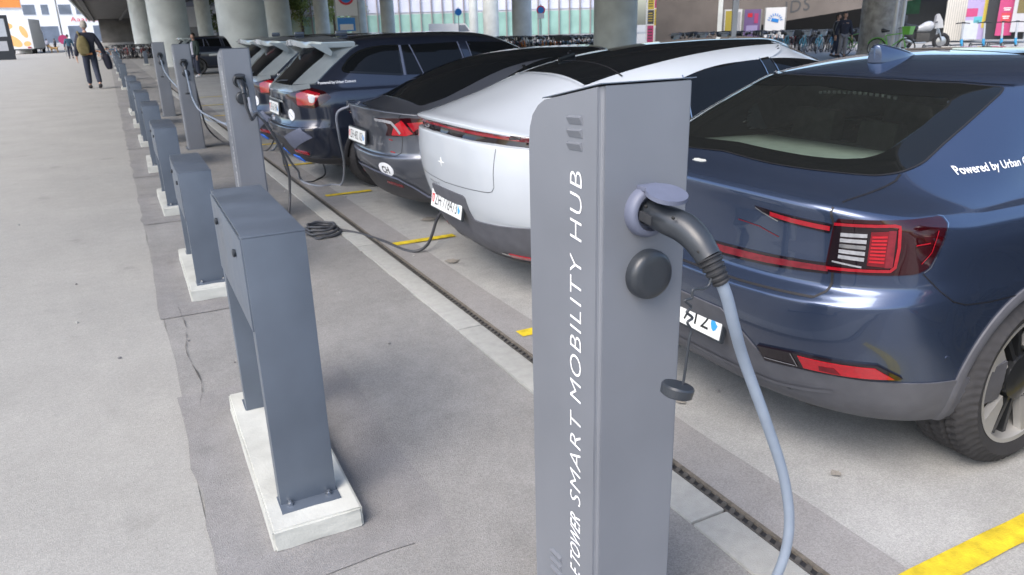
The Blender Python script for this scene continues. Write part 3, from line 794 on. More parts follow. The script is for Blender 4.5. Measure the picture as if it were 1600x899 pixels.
def arch_trim(car, m, w_=.05, off=.012):
    for x in car.wx:
        for sg in (-1, 1):
            mb = MB(); r0 = car.arch - .004; P = []
            f = car.mp('side', sg)
            a0, a1 = R(-12), R(192)
            vs = []; n = 48
            for i in range(n + 1):
                a = a0 + (a1 - a0) * i / n
                for rr, of in ((r0, -.03), (r0, off * .8), (r0 + w_ * .5, off), (r0 + w_, off * .5), (r0 + w_ + .003, -.008)):
                    o, d = f(x + rr * math.cos(a), max(.2, car.wr + rr * math.sin(a))); loc, nn = car.hit(o, d)
                    loc = loc.copy()
                    if abs(loc.y) < .6: loc.y = sg * .8
                    vs.append(loc + nn * of)
            fs = [[i * 5 + j, (i + 1) * 5 + j, (i + 1) * 5 + j + 1, i * 5 + j + 1] for i in range(n) for j in range(4)]
            mb.add(vs, fs, m); mb.build('wheel_arch_trim', car.t, 40)
def plate_box(car, cz, wd, hg, x, text, y=0., tilt=8, shield=True, red=False, frame=True):
    """number plate standing proud at the back of the car"""
    t = car.t
    rot = Matrix.Translation((x, y, cz)) @ Matrix.Rotation(R(tilt), 4, 'Y')
    mb = MB(); bm = bmesh.new(); bmesh.ops.create_cube(bm, size=1); bmesh.ops.scale(bm, vec=(.018, wd + .022, hg + .022), verts=bm.verts); bmesh.ops.bevel(bm, geom=bm.edges[:], offset=.004, segments=2, affect='EDGES')
    mb.bm(bm, M['plug'], rot); fr = mb.build('plate_holder', t)
    mb = MB(); bm = bmesh.new(); bmesh.ops.create_cube(bm, size=1); bmesh.ops.scale(bm, vec=(.004, wd, hg), verts=bm.verts)
    mb.bm(bm, M['plate'], rot @ Matrix.Translation((-.0105, 0, 0))); pl = mb.build('number_plate', t)
    mb = MB(); vs, fs = text_mesh(text, 1)
    x0 = min(v.x for v in vs); x1 = max(v.x for v in vs); y0 = min(v.y for v in vs); y1 = max(v.y for v in vs)
    hh = hg * .66; lw = min(wd * .74, 1.0 * hh * (x1 - x0) / (y1 - y0)); left = -wd / 2 + wd * .135 + lw
    mb.add([rot @ Vector((-.0132, left - (v.x - x0) / (x1 - x0) * lw, -hh / 2 + (v.y - y0) / (y1 - y0) * hh)) for v in vs], fs, M['plate_text'])
    mb.build('registration', pl, None)
    if shield:
        def sh(yc, mats):
            sh_ = [(-.5, .5), (.5, .5), (.5, -.1), (.3, -.4), (0, -.55), (-.3, -.4), (-.5, -.1)]
            w2 = hg * .34; h2 = hg * .5
            for k, (pp, mm) in enumerate(mats):
                mb.add([rot @ Vector((-.0131 - .0004 * k, yc - px * w2, pz * h2)) for px, pz in pp], [list(range(len(pp)))], mm)
        full = [(-.5, .5), (.5, .5), (.5, -.1), (.3, -.4), (0, -.55), (-.3, -.4), (-.5, -.1)]
        mb = MB(); sh(-wd / 2 + wd * .075, [(full, M['sticker_white']), ([(-.5, .5), (.5, -.1), (.3, -.4), (0, -.55), (-.3, -.4), (-.5, -.1)], M['shield_blue'])]); mb.build('canton_shield', pl, None)
        mb = MB(); sh(wd / 2 - wd * .065, [(full, M['shield_red']), ([(-.12, .3), (.12, .3), (.12, -.3), (-.12, -.3)], M['sticker_white'])]); mb.build('cross_shield', pl, None)

# ------------------------------------------------------------------ 1: dark blue fastback beside the near tower
def blue_car():
    # x_r  D_r  n_r  z_r   w    z_s   x_f  D_f n_f z_f
    L = [(.50, .30, 2.4, .20, .0, .20, 4.2, .3, 2.4, .20),
         (.46, .40, 2.4, .20, .78, .20, 4.3, .5, 2.4, .20),
         (.26, .56, 2.7, .245, .865, .24, 4.45, .6, 2.5, .23),
         (.19, .58, 2.9, .285, .895, .30, 4.52, .6, 2.5, .28),
         (.155, .58, 3.1, .34, .908, .37, 4.55, .6, 2.5, .36),
         (.105, .58, 3.2, .47, .918, .50, 4.58, .6, 2.5, .5),
         (.045, .58, 3.3, .60, .926, .63, 4.58, .6, 2.5, .6),
         (.015, .58, 3.3, .70, .928, .72, 4.55, .62, 2.5, .68),
         (.010, .58, 3.3, .725, .927, .75, 4.52, .64, 2.5, .70),
         (.035, .57, 3.3, .752, .924, .78, 4.50, .65, 2.5, .72),
         (.068, .56, 3.3, .79, .921, .82, 4.47, .66, 2.5, .735),
         (.062, .56, 3.4, .90, .916, .91, 4.42, .68, 2.5, .76),
         (.048, .56, 3.4, 1.00, .903, .965, 4.33, .70, 2.5, .79),
         (.036, .55, 3.4, 1.055, .888, .99, 4.22, .72, 2.5, .815),
         (.048, .55, 3.4, 1.078, .878, 1.0, 4.14, .72, 2.5, .83),
         (.085, .55, 3.3, 1.089, .868, 1.008, 4.05, .72, 2.5, .845),
         (.25, .56, 3.1, 1.122, .838, 1.02, 3.65, .8, 2.5, .90),
         (.40, .60, 3.0, 1.185, .808, 1.045, 3.40, .85, 2.5, .955),
         (.56, .66, 3.0, 1.262, .762, 1.14, 3.15, .85, 2.5, 1.09),
         (.72, .72, 3.0, 1.335, .712, 1.24, 2.90, .85, 2.5, 1.23),
         (.86, .78, 3.0, 1.388, .665, 1.335, 2.68, .85, 2.5, 1.335),
         (1.02, .80, 2.6, 1.422, .60, 1.400, 2.50, .82, 2.4, 1.40),
         (1.20, .75, 2.3, 1.448, .47, 1.447, 2.36, .7, 2.3, 1.435),
         (1.35, .60, 2.2, 1.463, .28, 1.468, 2.22, .6, 2.2, 1.455),
         (1.45, .40, 2.0, 1.470, .0, 1.474, 2.15, .4, 2, 1.462)]
    c = Car('dark blue metallic fastback parked nearest, its rear beside the near charging tower', 'cars parked tail first along the kerb', 1.83, 2.28, L, M['paint_blue'], (.96, 3.70), xa=1.1)
    t = c.t
    # rear glass: u across, v height, seen from behind
    RG = mirror([(0, 1.131), (.25, 1.122), (.48, 1.117), (.600, 1.112), (.632, 1.119), (.641, 1.142), (.612, 1.252), (.582, 1.345), (.568, 1.362), (.468, 1.376), (.27, 1.384), (0, 1.386)])
    ri2 = rnd(mirror([(0, 1.158), (.42, 1.145), (.535, 1.150), (.548, 1.22), (.515, 1.335), (0, 1.358)]), [0, .1, .05, .08, .03, 0, .03, .08, .05, .1])
    # windscreen and side openings so that daylight crosses the cabin
    ws = [(2.75, -.50), (3.30, -.66), (3.36, 0), (3.30, .66), (2.75, .50), (2.72, 0)]
    sw = rnd([(1.15, 1.06), (3.05, 1.03), (2.62, 1.32), (2.0, 1.385), (1.45, 1.35), (1.10, 1.20)], .06)
    def cutwin(p, n):
        if inside(ri2, p.y, p.z) and p.x < 1.25 and n.x < -.1: return True
        if p.x > 2.6 and n.z > .3 and n.x > .2 and inside(ws, p.x, p.y): return True
        if abs(n.y) > .4 and inside(sw, p.x, p.z): return True
        return False
    mb = MB(); f_ = RG
    # opaque border ring: outer outline to inner opening
    c.part('rear_window', [('p', ri2, 'rear', M['glass'], dict(off=.0016, grid=.05, skirt=.0))], both=False)
    ringo = [(u, v) for u, v in rnd(RG, .012)]
    def ring_patch(mb, outer, inner, m, kind='rear', off=.0025, k=140):
        def res(poly):
            P = [Vector(p) for p in poly] + [Vector(poly[0])]; s_ = [0]
            for a, b in zip(P, P[1:]): s_.append(s_[-1] + (b - a).length)
            cx = sum(p.x for p in P[:-1]) / (len(P) - 1); cy = sum(p.y for p in P[:-1]) / (len(P) - 1)
            out = []
            for i in range(k):
                a = -math.pi / 2 + 2 * math.pi * i / k; dvec = Vector((math.cos(a) * 2.6, math.sin(a)))
                best = None
                for A, B in zip(P, P[1:]):
                    e = B - A; den = dvec.x * e.y - dvec.y * e.x
                    if abs(den) < 1e-9: continue
                    w0 = A - Vector((cx, cy)); tt = (w0.x * e.y - w0.y * e.x) / den; uu = (w0.x * dvec.y - w0.y * dvec.x) / den
                    if tt > 0 and -1e-6 <= uu <= 1 + 1e-6 and (best is None or tt > best): best = tt
                out.append(Vector((cx, cy)) + dvec * (best or 0))
            return out
        A = res(outer); B = res(inner); fmap = c.mp(kind); vs = []; n = 8
        for a, b in zip(A, B):
            for j in range(n):
                q = a.lerp(b, j / (n - 1)); o, d = fmap(q.x, q.y); loc, nn = c.hit(o, d); vs.append(loc + nn * off)
        fs = [[i * n + j, ((i + 1) % k) * n + j, ((i + 1) % k) * n + j + 1, i * n + j + 1] for i in range(k) for j in range(n - 1)]
        mb.add(vs, fs, m)
    mb = MB(); ring_patch(mb, ringo, shrink(ri2, .003), M['frit']); mb.build('glass_border', t)
    mb = MB(); c.line(mb, ringo, 'rear', M['seam'], .007, .003, closed=True); mb.build('window_seal', t)
    mb = MB(); c.line(mb, [(-.575, 1.368), (-.468, 1.381), (-.27, 1.390), (0, 1.392), (.27, 1.390), (.468, 1.381), (.575, 1.368)], 'rear', M['paint_blue'], .012, .006); mb.build('roof_edge', t)
    for sg in (-1, 1):
        mb = MB(); c.patch(mb, sw, 'side', M['glass'], sg=sg, off=.002, grid=.06, skirt=0); mb.build('side_window', t)
        mb = MB(); c.line(mb, sw, 'side', M['frit'], .05, .004, sg=sg, closed=True); c.line(mb, [(2.12, 1.03), (2.0, 1.37)], 'side', M['frit'], .09, .0045, sg=sg); mb.build('window_trim', t)
    mb = MB(); c.patch(mb, ws, 'top', M['glass_clear'], grid=.08, skirt=0, off=.002); mb.build('windscreen', t)
    mb = MB(); c.line(mb, ws, 'top', M['frit'], .06, .004, closed=True); mb.build('windscreen_border', t)
    # tail lamps, wrapped round the corner: u is the angle from straight back
    hs_ = rnd([(.599, .838), (.609, .995), (.618, 1.021), (.666, 1.024), (.886, 1.020), (.902, 1.0), (.858, .868), (.826, .850)], [.0, .0, .004, .01, .012, .012, .02, .02])
    lamps = c.part('tail_lamp', [('p', hs_, 'wrap', M['lamp_deep'], dict(off=.004, grid=.02, gu=.012, skirt=.004))])
    for sg, lp in zip((-1, 1), lamps):
        mb = MB()
        c.line(mb, [(.611, 1.004), (.70, 1.007), (.755, 1.008), (.768, 1.004), (.773, .94), (.770, .875), (.760, .862), (.70, .858), (.603, .852)], 'wrap', M['red'], .010, .0065, sg=sg, step=.008)
        mb.build('light_bar', lp)
        mb = MB(); c.patch(mb, [(.604, .862), (.613, .998), (.700, .998), (.702, .864)], 'wrap', M['lamp_black'], .0045, grid=.02, gu=.012, sg=sg); c.patch(mb, rnd([(.628, .884), (.631, .982), (.694, .986), (.696, .880)], .008), 'wrap', M['lamp_black'], .0055, grid=.02, gu=.012, sg=sg)
        for k in range(5): c.line(mb, [(.630, .897 + .0185 * k), (.694, .895 + .0197 * k)], 'wrap', M['lamp_clear'] if k != 2 else M['chrome'], .0125, .007, sg=sg, step=.01)
        c.line(mb, [(.616, .878), (.69, .869)], 'wrap', M['lamp_clear'], .006, .0065, sg=sg, step=.01)
        mb.build('reversing_light', lp)
        mb = MB()
        c.patch(mb, [(.702, .876), (.702, .986), (.744, .990), (.746, .874)], 'wrap', M['red_dark'], .0056, grid=.02, gu=.012, sg=sg)
        for k in range(8): c.line(mb, [(.706, .890 + .0115 * k), (.742, .890 + .0118 * k)], 'wrap', M['red_bright'], .0065, .0068, sg=sg, step=.01)
        c.patch(mb, [(.745, .872), (.743, .992), (.762, .992), (.764, .872)], 'wrap', M['red_mid'], .0055, grid=.02, gu=.012, sg=sg)
        mb.build('brake_light', lp)
        mb = MB(); c.line(mb, [(.815, .945), (.852, .950)], 'wrap', M['red'], .004, .0062, sg=sg, step=.01); c.line(mb, [(.835, .885), (.858, .92), (.872, .985)], 'wrap', M['red'], .003, .0062, sg=sg, step=.01); mb.build('side_marker', lp)
        mb = MB(); c.line(mb, [(.875, 1.022), (.892, 1.018), (.904, 1.0), (.862, .870), (.846, .855)], 'wrap', M['chrome'], .0035, .0055, sg=sg, step=.008); mb.build('lamp_edge', lp)
        mb = MB(); c.patch(mb, [(.667, .970), (.676, 1.000), (.485, 1.014), (.408, 1.020), (.44, 1.004), (.50, .984)], 'rear', M['lamp_black'], .004, grid=.03, sg=sg)
        c.line(mb, [(.668, .986), (.55, .994), (.47, 1.003)], 'rear', M['red'], .016, .006, sg=sg); c.line(mb, [(.50, .982), (.44, 1.002), (.412, 1.016)], 'rear', M['chrome'], .004, .006, sg=sg); mb.build('upper_strip', lp)
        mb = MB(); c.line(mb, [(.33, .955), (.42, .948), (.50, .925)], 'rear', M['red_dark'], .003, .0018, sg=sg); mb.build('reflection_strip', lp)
    band = lambda d0, d1: [(-.667, .836 + d0), (-.456, .819 + d0), (-.2, .806 + d0), (0, .803 + d0), (.2, .806 + d0), (.456, .819 + d0), (.667, .836 + d0), (.667, .862 + d1), (.456, .851 + d1), (.2, .842 + d1), (0, .840 + d1), (-.2, .842 + d1), (-.456, .851 + d1), (-.667, .862 + d1)]
    mb = MB(); c.patch(mb, band(-.006, .006), 'rear', M['lamp_black'], .003, grid=.04)
    c.patch(mb, band(.004, -.004), 'rear', M['red_mid'], .0055, grid=.04); mb.build('light_band', t)
    # boot lid gaps
    c.part('boot_gap', [('l', [(.636, 1.116), (.651, 1.10), (.664, 1.065), (.678, 1.002), (.680, .80), (.676, .772), (.655, .752)], 'rear', M['seam'], dict(wd=.008, step=.012))])
    mb = MB(); c.line(mb, [(-.655, .752), (-.4, .745), (0, .743), (.4, .745), (.655, .752)], 'rear', M['seam'], .010, .0015); mb.build('boot_lower_gap', t)
    c.part('bumper_gap', [('l', [(.846, .85), (.90, .79), (.95, .746), (1.0, .725), (1.1, .713), (1.32, .708)], 'wrap', M['seam'], dict(wd=.004, step=.01))])
    # grey cladding along the bottom of the bumper, higher in the middle round the plate
    cl = [(0, .612), (.267, .607), (.30, .585), (.395, .475), (.43, .432), (.53, .445), (.65, .456), (.83, .454), (1.05, .435), (1.16, .430), (1.20, .44), (1.28, .45), (1.30, .285), (.9, .262), (.5, .262), (0, .262)]
    c.part('bumper_cladding', [('p', cl, 'wrap', M['cladding'], dict(off=.006, grid=.035, skirt=.01))])
    c.part('bumper_crease', [('l', [(0, .345), (.3, .346), (.48, .348), (.60, .37), (.66, .385)], 'wrap', M['cladding'], dict(wd=.016, off=.011))])
    # reflectors
    c.part('rear_reflector', [('p', [(.405, .495), (.43, .437), (.532, .452), (.826, .468), (.842, .476), (.766, .527), (.552, .522)], 'wrap', M['lamp_black'], dict(off=.009, grid=.025)),
                              ('p', [(.548, .512), (.568, .463), (.818, .474), (.76, .518)], 'wrap', M['red_bright'], dict(off=.0115, grid=.02)),
                              ('p', [(.615, .472), (.612, .492), (.655, .496), (.675, .472)], 'wrap', M['red_dark'], dict(off=.0128, grid=.02)),
                              ('l', [(.525, .515), (.548, .462)], 'wrap', M['chrome'], dict(wd=.004, off=.0115)),
                              ('l', [(.43, .452), (.54, .463)], 'wrap', M['lamp_clear'], dict(wd=.003, off=.0115))])
    for a_, z_, r_ in ((.232, .335, .0075), (.52, .345, .0075), (.973, .535, .010)):
        for sg in (-1, 1):
            mb = MB(); P = [(a_ + r_ * math.cos(q), z_ + r_ * math.sin(q)) for q in [i * math.pi / 8 for i in range(16)]]
            c.patch(mb, P, 'wrap', M['plug'] if a_ < .9 else M['paint_blue'], .0095 if a_ < .9 else .002, grid=.05, sg=sg); mb.build('parking_sensor', t)
    plate_box(c, .515, .50, .112, .085, 'ZH 712', y=-.02, tilt=10)
    mb = MB(); c.text(mb, 'Powered by Urban Connect', 'side', .655, 1.099, .034, .43, M['white_text'], bold=.012, slope=.03); mb.build('lettering', t, None)
    mb = MB(); c.text(mb, 'Powered by Urban Connect', 'rear', -.18, .776, .030, .37, M['white_text'], flip=1, bold=.01, off=.004); mb.build('lettering', t, None)
    # flank: doors, sill, handles
    c.part('door_gap', [('l', [(1.42, .48), (1.30, .78), (1.28, 1.04)], 'side', M['seam'], {}), ('l', [(2.13, .36), (2.12, 1.03)], 'side', M['seam'], {}), ('l', [(3.15, .36), (3.2, .8), (3.08, 1.0)], 'side', M['seam'], {}), ('l', [(1.45, .36), (3.15, .36)], 'side', M['seam'], {})])
    c.part('sill', [('p', [(1.35, .24), (1.35, .33), (3.3, .33), (3.3, .24)], 'side', M['cladding'], dict(off=.006, grid=.1))])
    for x in (1.55, 2.4):
        c.part('door_handle', [('p', rnd([(x, .89), (x, .925), (x + .22, .915), (x + .22, .88)], .015), 'side', M['paint_blue'], dict(off=.014, grid=.06))])
    for sg in (-1, 1):
        mb = MB(); mb.box((2.95, sg * .99, 1.04), (.12, .2, .13), M['paint_blue'], bev=.035); mb.build('door_mirror', t)
    c.part('headlamp', [('p', rnd([(1.9 - .1, .62), (1.9 - .1, .70), (2.35, .735), (2.4, .66)], .02), 'wrap', M['lamp_clear'], dict(off=.004, grid=.04))])
    # antenna fin
    mb = MB(); fx = 1.19; vs = []
    secs = [(0, .034, .0), (.0, .032, .012), (.02, .026, .035), (.05, .018, .056)]
    prof = [(-.005, .004, .055), (.0, .026, .058), (.03, .033, .054), (.09, .034, .036), (.15, .024, .014), (.175, .004, .004)]
    for (x, hw, h) in [(a * 1.45 - .10, b * 1.35, c_ * 1.3) for a, b, c_ in prof]:
        for j in range(9):
            a = math.pi * j / 8; vs.append((fx + x, hw * math.cos(a), 1.447 + .014 * (x / .175) + h * math.sin(a) ** .8 - .004))
    mb.add(vs, [[i * 9 + j, i * 9 + j + 1, (i + 1) * 9 + j + 1, (i + 1) * 9 + j] for i in range(len(prof) - 1) for j in range(8)] + [list(range(9)), [45 + j for j in range(9)]], M['paint_blue'])
    mb.build('antenna_fin', t, 50)
    mb = MB(); c.patch(mb, rnd([(1.55, -.42), (1.55, .42), (2.45, .45), (2.45, -.45)], .08), 'top', M['tint'], .002, grid=.1); mb.build('glass_roof', t)
    # cabin
    mb = MB(); mb.box((.74, 0, 1.075), (.66, 1.14, .02), M['shelf'], Matrix.Rotation(R(2), 3, 'Y'), bev=.006); mb.build('parcel_shelf', t)
    mb = MB(); mb.box((1.16, 0, .84), (.14, 1.28, .46), M['interior'], Matrix.Rotation(R(14), 3, 'Y'), bev=.04); mb.build('rear_bench', t)
    for y in (-.36, .36, 0):
        mb = MB(); mb.box((1.20, y, 1.13 if y else 1.10), (.09, .25 if y else .2, .16), M['interior'], Matrix.Rotation(R(8), 3, 'Y'), bev=.035); mb.build('headrest', t)
    for y in (-.37, .37):
        mb = MB(); mb.box((2.02, y, .86), (.16, .5, .62), M['interior'], Matrix.Rotation(R(14), 3, 'Y'), bev=.06); s_ = mb.build('front_seat', t)
        mb = MB(); mb.box((2.14, y, 1.235), (.1, .27, .17), M['interior'], Matrix.Rotation(R(8), 3, 'Y'), bev=.04); mb.build('headrest', s_)
    mb = MB(); mb.box((2.95, 0, .88), (.5, 1.4, .2), M['interior'], bev=.05); mb.build('dashboard', t)
    mb = MB(); mb.box((1.9, 0, .30), (3.0, 1.5, .05), M['interior']); mb.build('cabin_floor', t)
    # high brake light: row of pale cells inside the top of the rear glass
    mb = MB()
    for k in range(15): mb.box((.868 + .0007 * (k - 7) ** 2 * .3, -.10 + .026 * (7 - k) , 1.328 - .0002 * (k - 7) ** 2), (.008, .014, .013), M['lamp_clear'], bev=.002)
    mb.build('high_brake_light', t)
    # bird dropping on the boot lid
    mb = MB(); P = [(.17 + .016 * math.cos(a) * random.uniform(.6, 1.3), -.02 + .035 * math.sin(a) * random.uniform(.6, 1.2)) for a in [i * .57 for i in range(11)]]
    c.patch(mb, P, 'top', M['plinth'], .002, grid=.05); mb.build('dropping', t)
    arch_trim(c, M['cladding'], .035)
    c.finish(M['cladding_black'], cutwin)
    add_wheels(c, 'aero', .80, -.2)
    return c
blue_car()
# ------------------------------------------------------------------ 2: white fastback
def white_car():
    L = [(.60, .4, 2.4, .20, .0, .20, 4.4, .4, 2.4, .20),
         (.52, .45, 2.4, .20, .80, .20, 4.5, .5, 2.4, .20),
         (.32, .60, 2.6, .225, .88, .24, 4.68, .6, 2.5, .23),
         (.23, .64, 2.7, .27, .925, .30, 4.76, .6, 2.5, .28),
         (.15, .66, 2.8, .36, .945, .40, 4.80, .6, 2.5, .40),
         (.10, .68, 2.8, .47, .955, .50, 4.82, .6, 2.5, .5),
         (.045, .70, 2.8, .60, .965, .62, 4.82, .6, 2.5, .6),
         (.012, .70, 2.8, .75, .968, .75, 4.78, .62, 2.5, .68),
         (.0, .70, 2.8, .87, .962, .86, 4.72, .64, 2.5, .74),
         (.006, .70, 2.8, 1.000, .946, .955, 4.64, .66, 2.5, .78),
         (.040, .68, 2.8, 1.010, .940, .962, 4.60, .66, 2.5, .79),
         (.040, .68, 2.8, 1.068, .922, .998, 4.5, .68, 2.5, .82),
         (-.004, .70, 2.8, 1.076, .916, 1.003, 4.45, .70, 2.5, .83),
         (-.008, .70, 2.8, 1.094, .905, 1.008, 4.3, .72, 2.5, .855),
         (.012, .70, 2.8, 1.106, .897, 1.012, 4.2, .72, 2.5, .87),
         (.08, .70, 2.8, 1.122, .886, 1.016, 4.05, .75, 2.5, .90),
         (.40, .72, 2.8, 1.222, .835, 1.05, 3.65, .85, 2.5, .97),
         (.70, .78, 2.8, 1.325, .755, 1.20, 3.25, .90, 2.5, 1.16),
         (.98, .82, 2.7, 1.395, .700, 1.315, 2.95, .90, 2.5, 1.31),
         (1.28, .85, 2.5, 1.445, .625, 1.400, 2.72, .85, 2.4, 1.41),
         (1.62, .70, 2.3, 1.485, .48, 1.462, 2.60, .45, 2.3, 1.465),
         (1.95, .30, 2.2, 1.502, .28, 1.498, 2.55, .25, 2.2, 1.495),
         (2.15, .15, 2.0, 1.508, .0, 1.508, 2.50, .15, 2, 1.505)]
    c = Car('white fastback with black glass roof, parked second, next to the dark blue one', 'cars parked tail first along the kerb', 1.745, 4.41, L, M['paint_white'], (.95, 3.95), xa=1.2, bulge=.03)
    t = c.t
    xa = c.xa; A = lambda y, x: math.atan2(y, xa - x)
    gr = rnd([(.74, -.50), (.74, .50), (1.2, .52), (2.2, .47), (2.75, .46), (2.75, -.46), (2.2, -.47), (1.2, -.52)], [.03, .03, .2, .2, .05, .05, .2, .2])
    mb = MB(); c.patch(mb, gr, 'top', M['tint'], .003, grid=.06); mb.build('glass_roof', t)
    mb = MB(); c.line(mb, [(.98, -.55), (.98, .55)], 'top', M['seam'], .012, .0035); c.line(mb, [(.735, -.50), (.715, -.3), (.71, 0), (.715, .3), (.735, .50)], 'top', M['paint_white'], .02, .006); mb.build('roof_seam', t)
    mb = MB(); mb.box((1.02, .16, 1.415), (.13, .03, .035), M['tint'], Matrix.Rotation(R(-14), 3, 'Y'), bev=.012); mb.build('antenna_fin', t)
    swo = rnd([(1.02, 1.075), (3.35, 1.06), (3.02, 1.215), (2.6, 1.345), (2.1, 1.385), (1.55, 1.355), (1.15, 1.25), (.94, 1.14)], [.05, .05, .1, .2, .2, .2, .1, .06])
    c.part('side_window', [('p', swo, 'side', M['tint'], dict(off=.009, grid=.035, skirt=.01))])
    c.part('quarter_divider', [('l', [(1.30, 1.07), (1.33, 1.31)], 'side', M['chrome'], dict(wd=.008, off=.011))])
    c.part('window_pillar', [('l', [(2.08, 1.06), (2.01, 1.383)], 'side', M['frit'], dict(wd=.09, off=.011)),
                               ('l', [(2.03, 1.06), (1.97, 1.383)], 'side', M['chrome'], dict(wd=.006, off=.0125)), ('l', [(2.14, 1.06), (2.07, 1.383)], 'side', M['chrome'], dict(wd=.006, off=.0125))])
    mb = MB(); c.patch(mb, rnd([(2.80, -.56), (3.48, -.70), (3.56, 0), (3.48, .70), (2.80, .56)], .05), 'top', M['tint'], .003, grid=.08); mb.build('windscreen', t)
    # full width red bar in its black recess
    c.part('light_bar', [('p', [(0, 1.006), (0, 1.074), (.27, 1.071), (.49, 1.062), (.70, 1.045), (.86, 1.022), (.93, 1.0), (.90, .970), (.70, .985), (.49, .999), (.27, 1.004)], 'wrap', M['lamp_black'], dict(off=.003, grid=.03)),
                         ('p', [(0, 1.040), (0, 1.068), (.27, 1.065), (.49, 1.056), (.70, 1.039), (.86, 1.016), (.92, .998), (.90, .986), (.70, 1.012), (.49, 1.030), (.27, 1.038)], 'wrap', M['red_mid'], dict(off=.009, grid=.03)),
                         ('l', [(0, 1.055), (.27, 1.052), (.49, 1.043), (.70, 1.026), (.86, 1.002)], 'wrap', M['red_bright'], dict(wd=.020, off=.0105))])
    c.part('boot_gap', [('l', [(.612, .995), (.602, .91), (.586, .755), (.565, .728), (.53, .718), (0, .70)], 'rear', M['seam'], dict(wd=.0035, step=.015))])
    c.part('deck_gap', [('l', [(.80, 1.06), (.74, 1.10), (.70, 1.14)], 'rear', M['seam'], dict(wd=.004))])
    c.part('bumper', [('p', [(0, .655), (.205, .655), (.226, .640), (.232, .54), (.245, .505), (.275, .50), (.46, .512), (.64, .526), (1.2, .53), (1.33, .52), (1.33, .24), (.9, .215), (0, .215)], 'wrap', M['cladding'], dict(off=.008, grid=.04, skirt=.012))])
    c.part('bumper_edge', [('l', [(0, .265), (.5, .27), (.8, .285), (1.2, .31)], 'wrap', M['cladding_black'], dict(wd=.03, off=.012))])
    c.part('rear_reflector', [('p', rnd([(.47, .30), (.46, .322), (.86, .335), (.90, .318)], .004), 'wrap', M['red'], dict(off=.014, grid=.03)), ('l', [(.40, .312), (.465, .312)], 'wrap', M['chrome'], dict(wd=.015, off=.0145))])
    c.part('lower_crease', [('l', [(.37, .545), (.8, .545), (1.2, .545)], 'wrap', M['paint_white'], dict(wd=.012, off=.006))])
    plate_box(c, .545, .50, .118, .055, 'ZH\u00b7778473', y=.06, tilt=9)
    mb = MB(); c.text(mb, 'Polestar 4', 'rear', -.28, .66, .022, .17, M['lamp_clear'], bold=.004, off=.002); mb.build('lettering', t, None)
    mb = MB(); c.patch(mb, [(-.0, .80), (.012, .83), (.0, .86), (-.012, .83)], 'rear', M['plate'], .003, grid=.03); c.patch(mb, [(-.05, .83), (0, .823), (.05, .83), (0, .837)], 'rear', M['plate'], .003, grid=.03); mb.build('emblem', t, None)
    c.part('door_gap', [('l', [(1.42, .5), (1.32, .8), (1.26, 1.07)], 'side', M['seam'], {}), ('l', [(2.15, .36), (2.1, 1.06)], 'side', M['seam'], {}), ('l', [(3.2, .36), (3.25, .8), (3.2, 1.06)], 'side', M['seam'], {})])
    c.part('sill', [('p', [(1.35, .24), (1.35, .36), (3.55, .36), (3.55, .24)], 'side', M['cladding'], dict(off=.006, grid=.1))])
    for x in (1.55, 2.4): c.part('door_handle', [('p', rnd([(x, .90), (x, .93), (x + .22, .925), (x + .22, .895)], .014), 'side', M['paint_white'], dict(off=.006, grid=.06))])
    for sg in (-1, 1):
        mb = MB(); mb.box((3.1, sg * 1.02, 1.08), (.12, .2, .12), M['paint_white'], bev=.035); mb.build('door_mirror', t)
    c.part('headlamp', [('p', rnd([(1.9, .66), (1.9, .74), (2.35, .77), (2.4, .70)], .02), 'wrap', M['lamp_clear'], dict(off=.004, grid=.04))])
    arch_trim(c, M['paint_white'], .03, .008)
    c.finish(M['cladding_black']); add_wheels(c, 'black', .83)
white_car()

